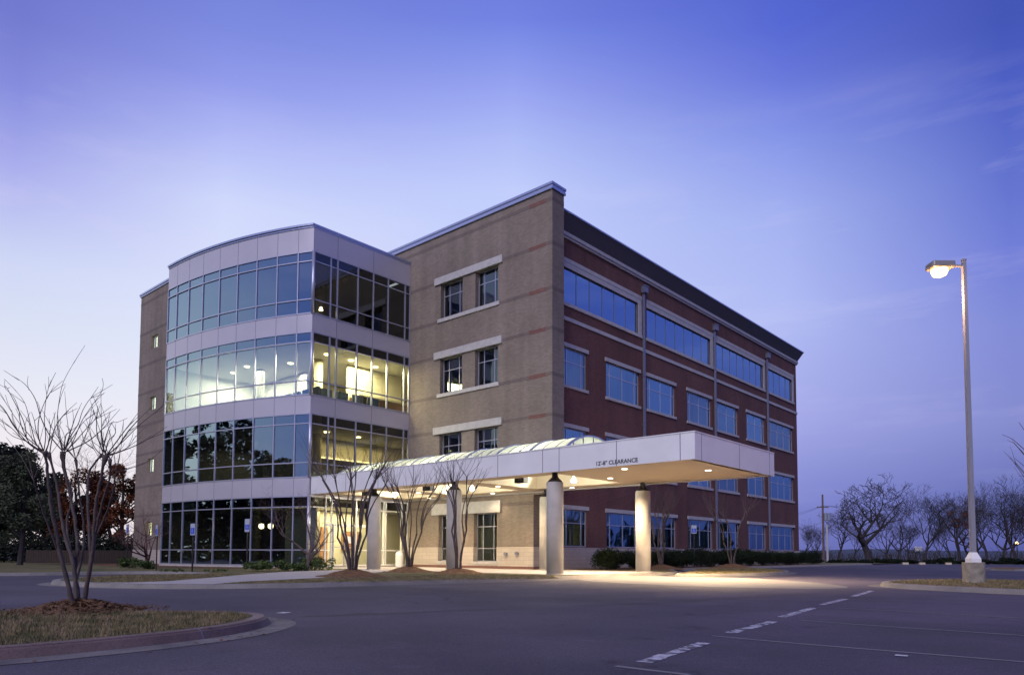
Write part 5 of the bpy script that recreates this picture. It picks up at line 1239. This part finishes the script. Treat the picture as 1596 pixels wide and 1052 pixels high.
# grass blades on the near lawn
def inside(p, poly):
    c = False; j = len(poly)-1
    for i in range(len(poly)):
        a, b = poly[i], poly[j]
        if (a[1] > p[1]) != (b[1] > p[1]) and p[0] < (b[0]-a[0])*(p[1]-a[1])/(b[1]-a[1])+a[0]: c = not c
        j = i
    return c
GB = bpy.data.materials.new('grass_blade'); GB.use_nodes = True; n = NT(GB.node_tree); b = n.n['Principled BSDF']
gg = n.new('ShaderNodeNewGeometry'); z_ = n.new('ShaderNodeTexNoise'); n.link(gg.outputs['Position'], z_.inputs['Vector']); z_.inputs['Scale'].default_value = 3.5
n.link(n.ramp(z_.outputs[0], [(.36, (.075,.080,.028,1)), (.48, (.16,.13,.06,1)), (.65, (.27,.205,.115,1))]), b.inputs['Base Color']); b.inputs['Roughness'].default_value = .9
def blades(name, poly, z, n_, hmax, wdt, label_, rg):
    mb = MB(); xs = [p[0] for p in poly]; ys = [p[1] for p in poly]; k = 0
    while k < n_:
        p = (rg.uniform(min(xs), max(xs)), rg.uniform(min(ys), max(ys)))
        if not inside(p, poly): continue
        k += 1; a = rg.uniform(0, 6.28); h_ = hmax*rg.uniform(.4, 1); d = Vector((math.cos(a), math.sin(a), 0)); c0 = Vector((p[0], p[1], z)); lean = Vector((rg.uniform(-.6,.6), rg.uniform(-.6,.6), 0))*h_
        mb.quad(tuple(c0-d*wdt), tuple(c0+d*wdt), tuple(c0+lean+Vector((0,0,h_))))
    o = mb.build(name, GB, kind='stuff'); return o
def shrinkp(poly, d): return [tuple(p) for p in offs(poly, -d, True)]
rg = random.Random(77)
blades('grass', [p for p in shrinkp(NI, .2)], -.056, 60000, .052, .004, '', rg)
blades('grass', [p for p in shrinkp(NI, .2)], -.056, 5000, .095, .0045, '', rg)
lf = MB()
for i in range(420):
    while True:
        p = (rg.uniform(6, 14.9), rg.uniform(-28, -22))
        if inside(p, NI): break
    if i % 6 == 0: q_ = offs(NI, .12+rg.random()*.35, True)[rg.randrange(len(NI))]; p = (q_.x, q_.y); z_l = RZ+.012
    else: z_l = -.03+rg.uniform(0, .02)
    a = rg.uniform(0, 6.28); L = rg.uniform(.015, .032); d = Vector((math.cos(a), math.sin(a), rg.uniform(-.25, .25))); e = Vector((-d.y, d.x, rg.uniform(-.3, .3)))*.6; c0 = Vector((*p, z_l))
    lf.quad(c0-d*L, c0+e*L, c0+d*L, c0-e*L)
lf.build('fallen_leaves', L_RED, kind='stuff')
blades('grass', shrinkp(LI, .2), -.036, 16000, .06, .009, '', rg)
blades('grass', shrinkp(TI, .2), -.045, 9000, .06, .012, '', rg)
pp = [tuple(onz(x, y, PZ)[:2]) for x, y in [(345,909),(460,904),(600,899),(720,893.5),(860,897),(870,901),(700,903.5),(583,906.5),(440,908.5)]]
blades('grass', pp, PZ-.005, 16000, .05, .010, '', rg)
pp = [tuple(onz(x, y, PZ)[:2]) for x, y in [(128,907),(126,900),(180,896.8),(260,895.3),(380,894),(330,899),(262,904.5),(200,908)]]
blades('grass', pp, PZ-.005, 9000, .05, .012, '', rg)
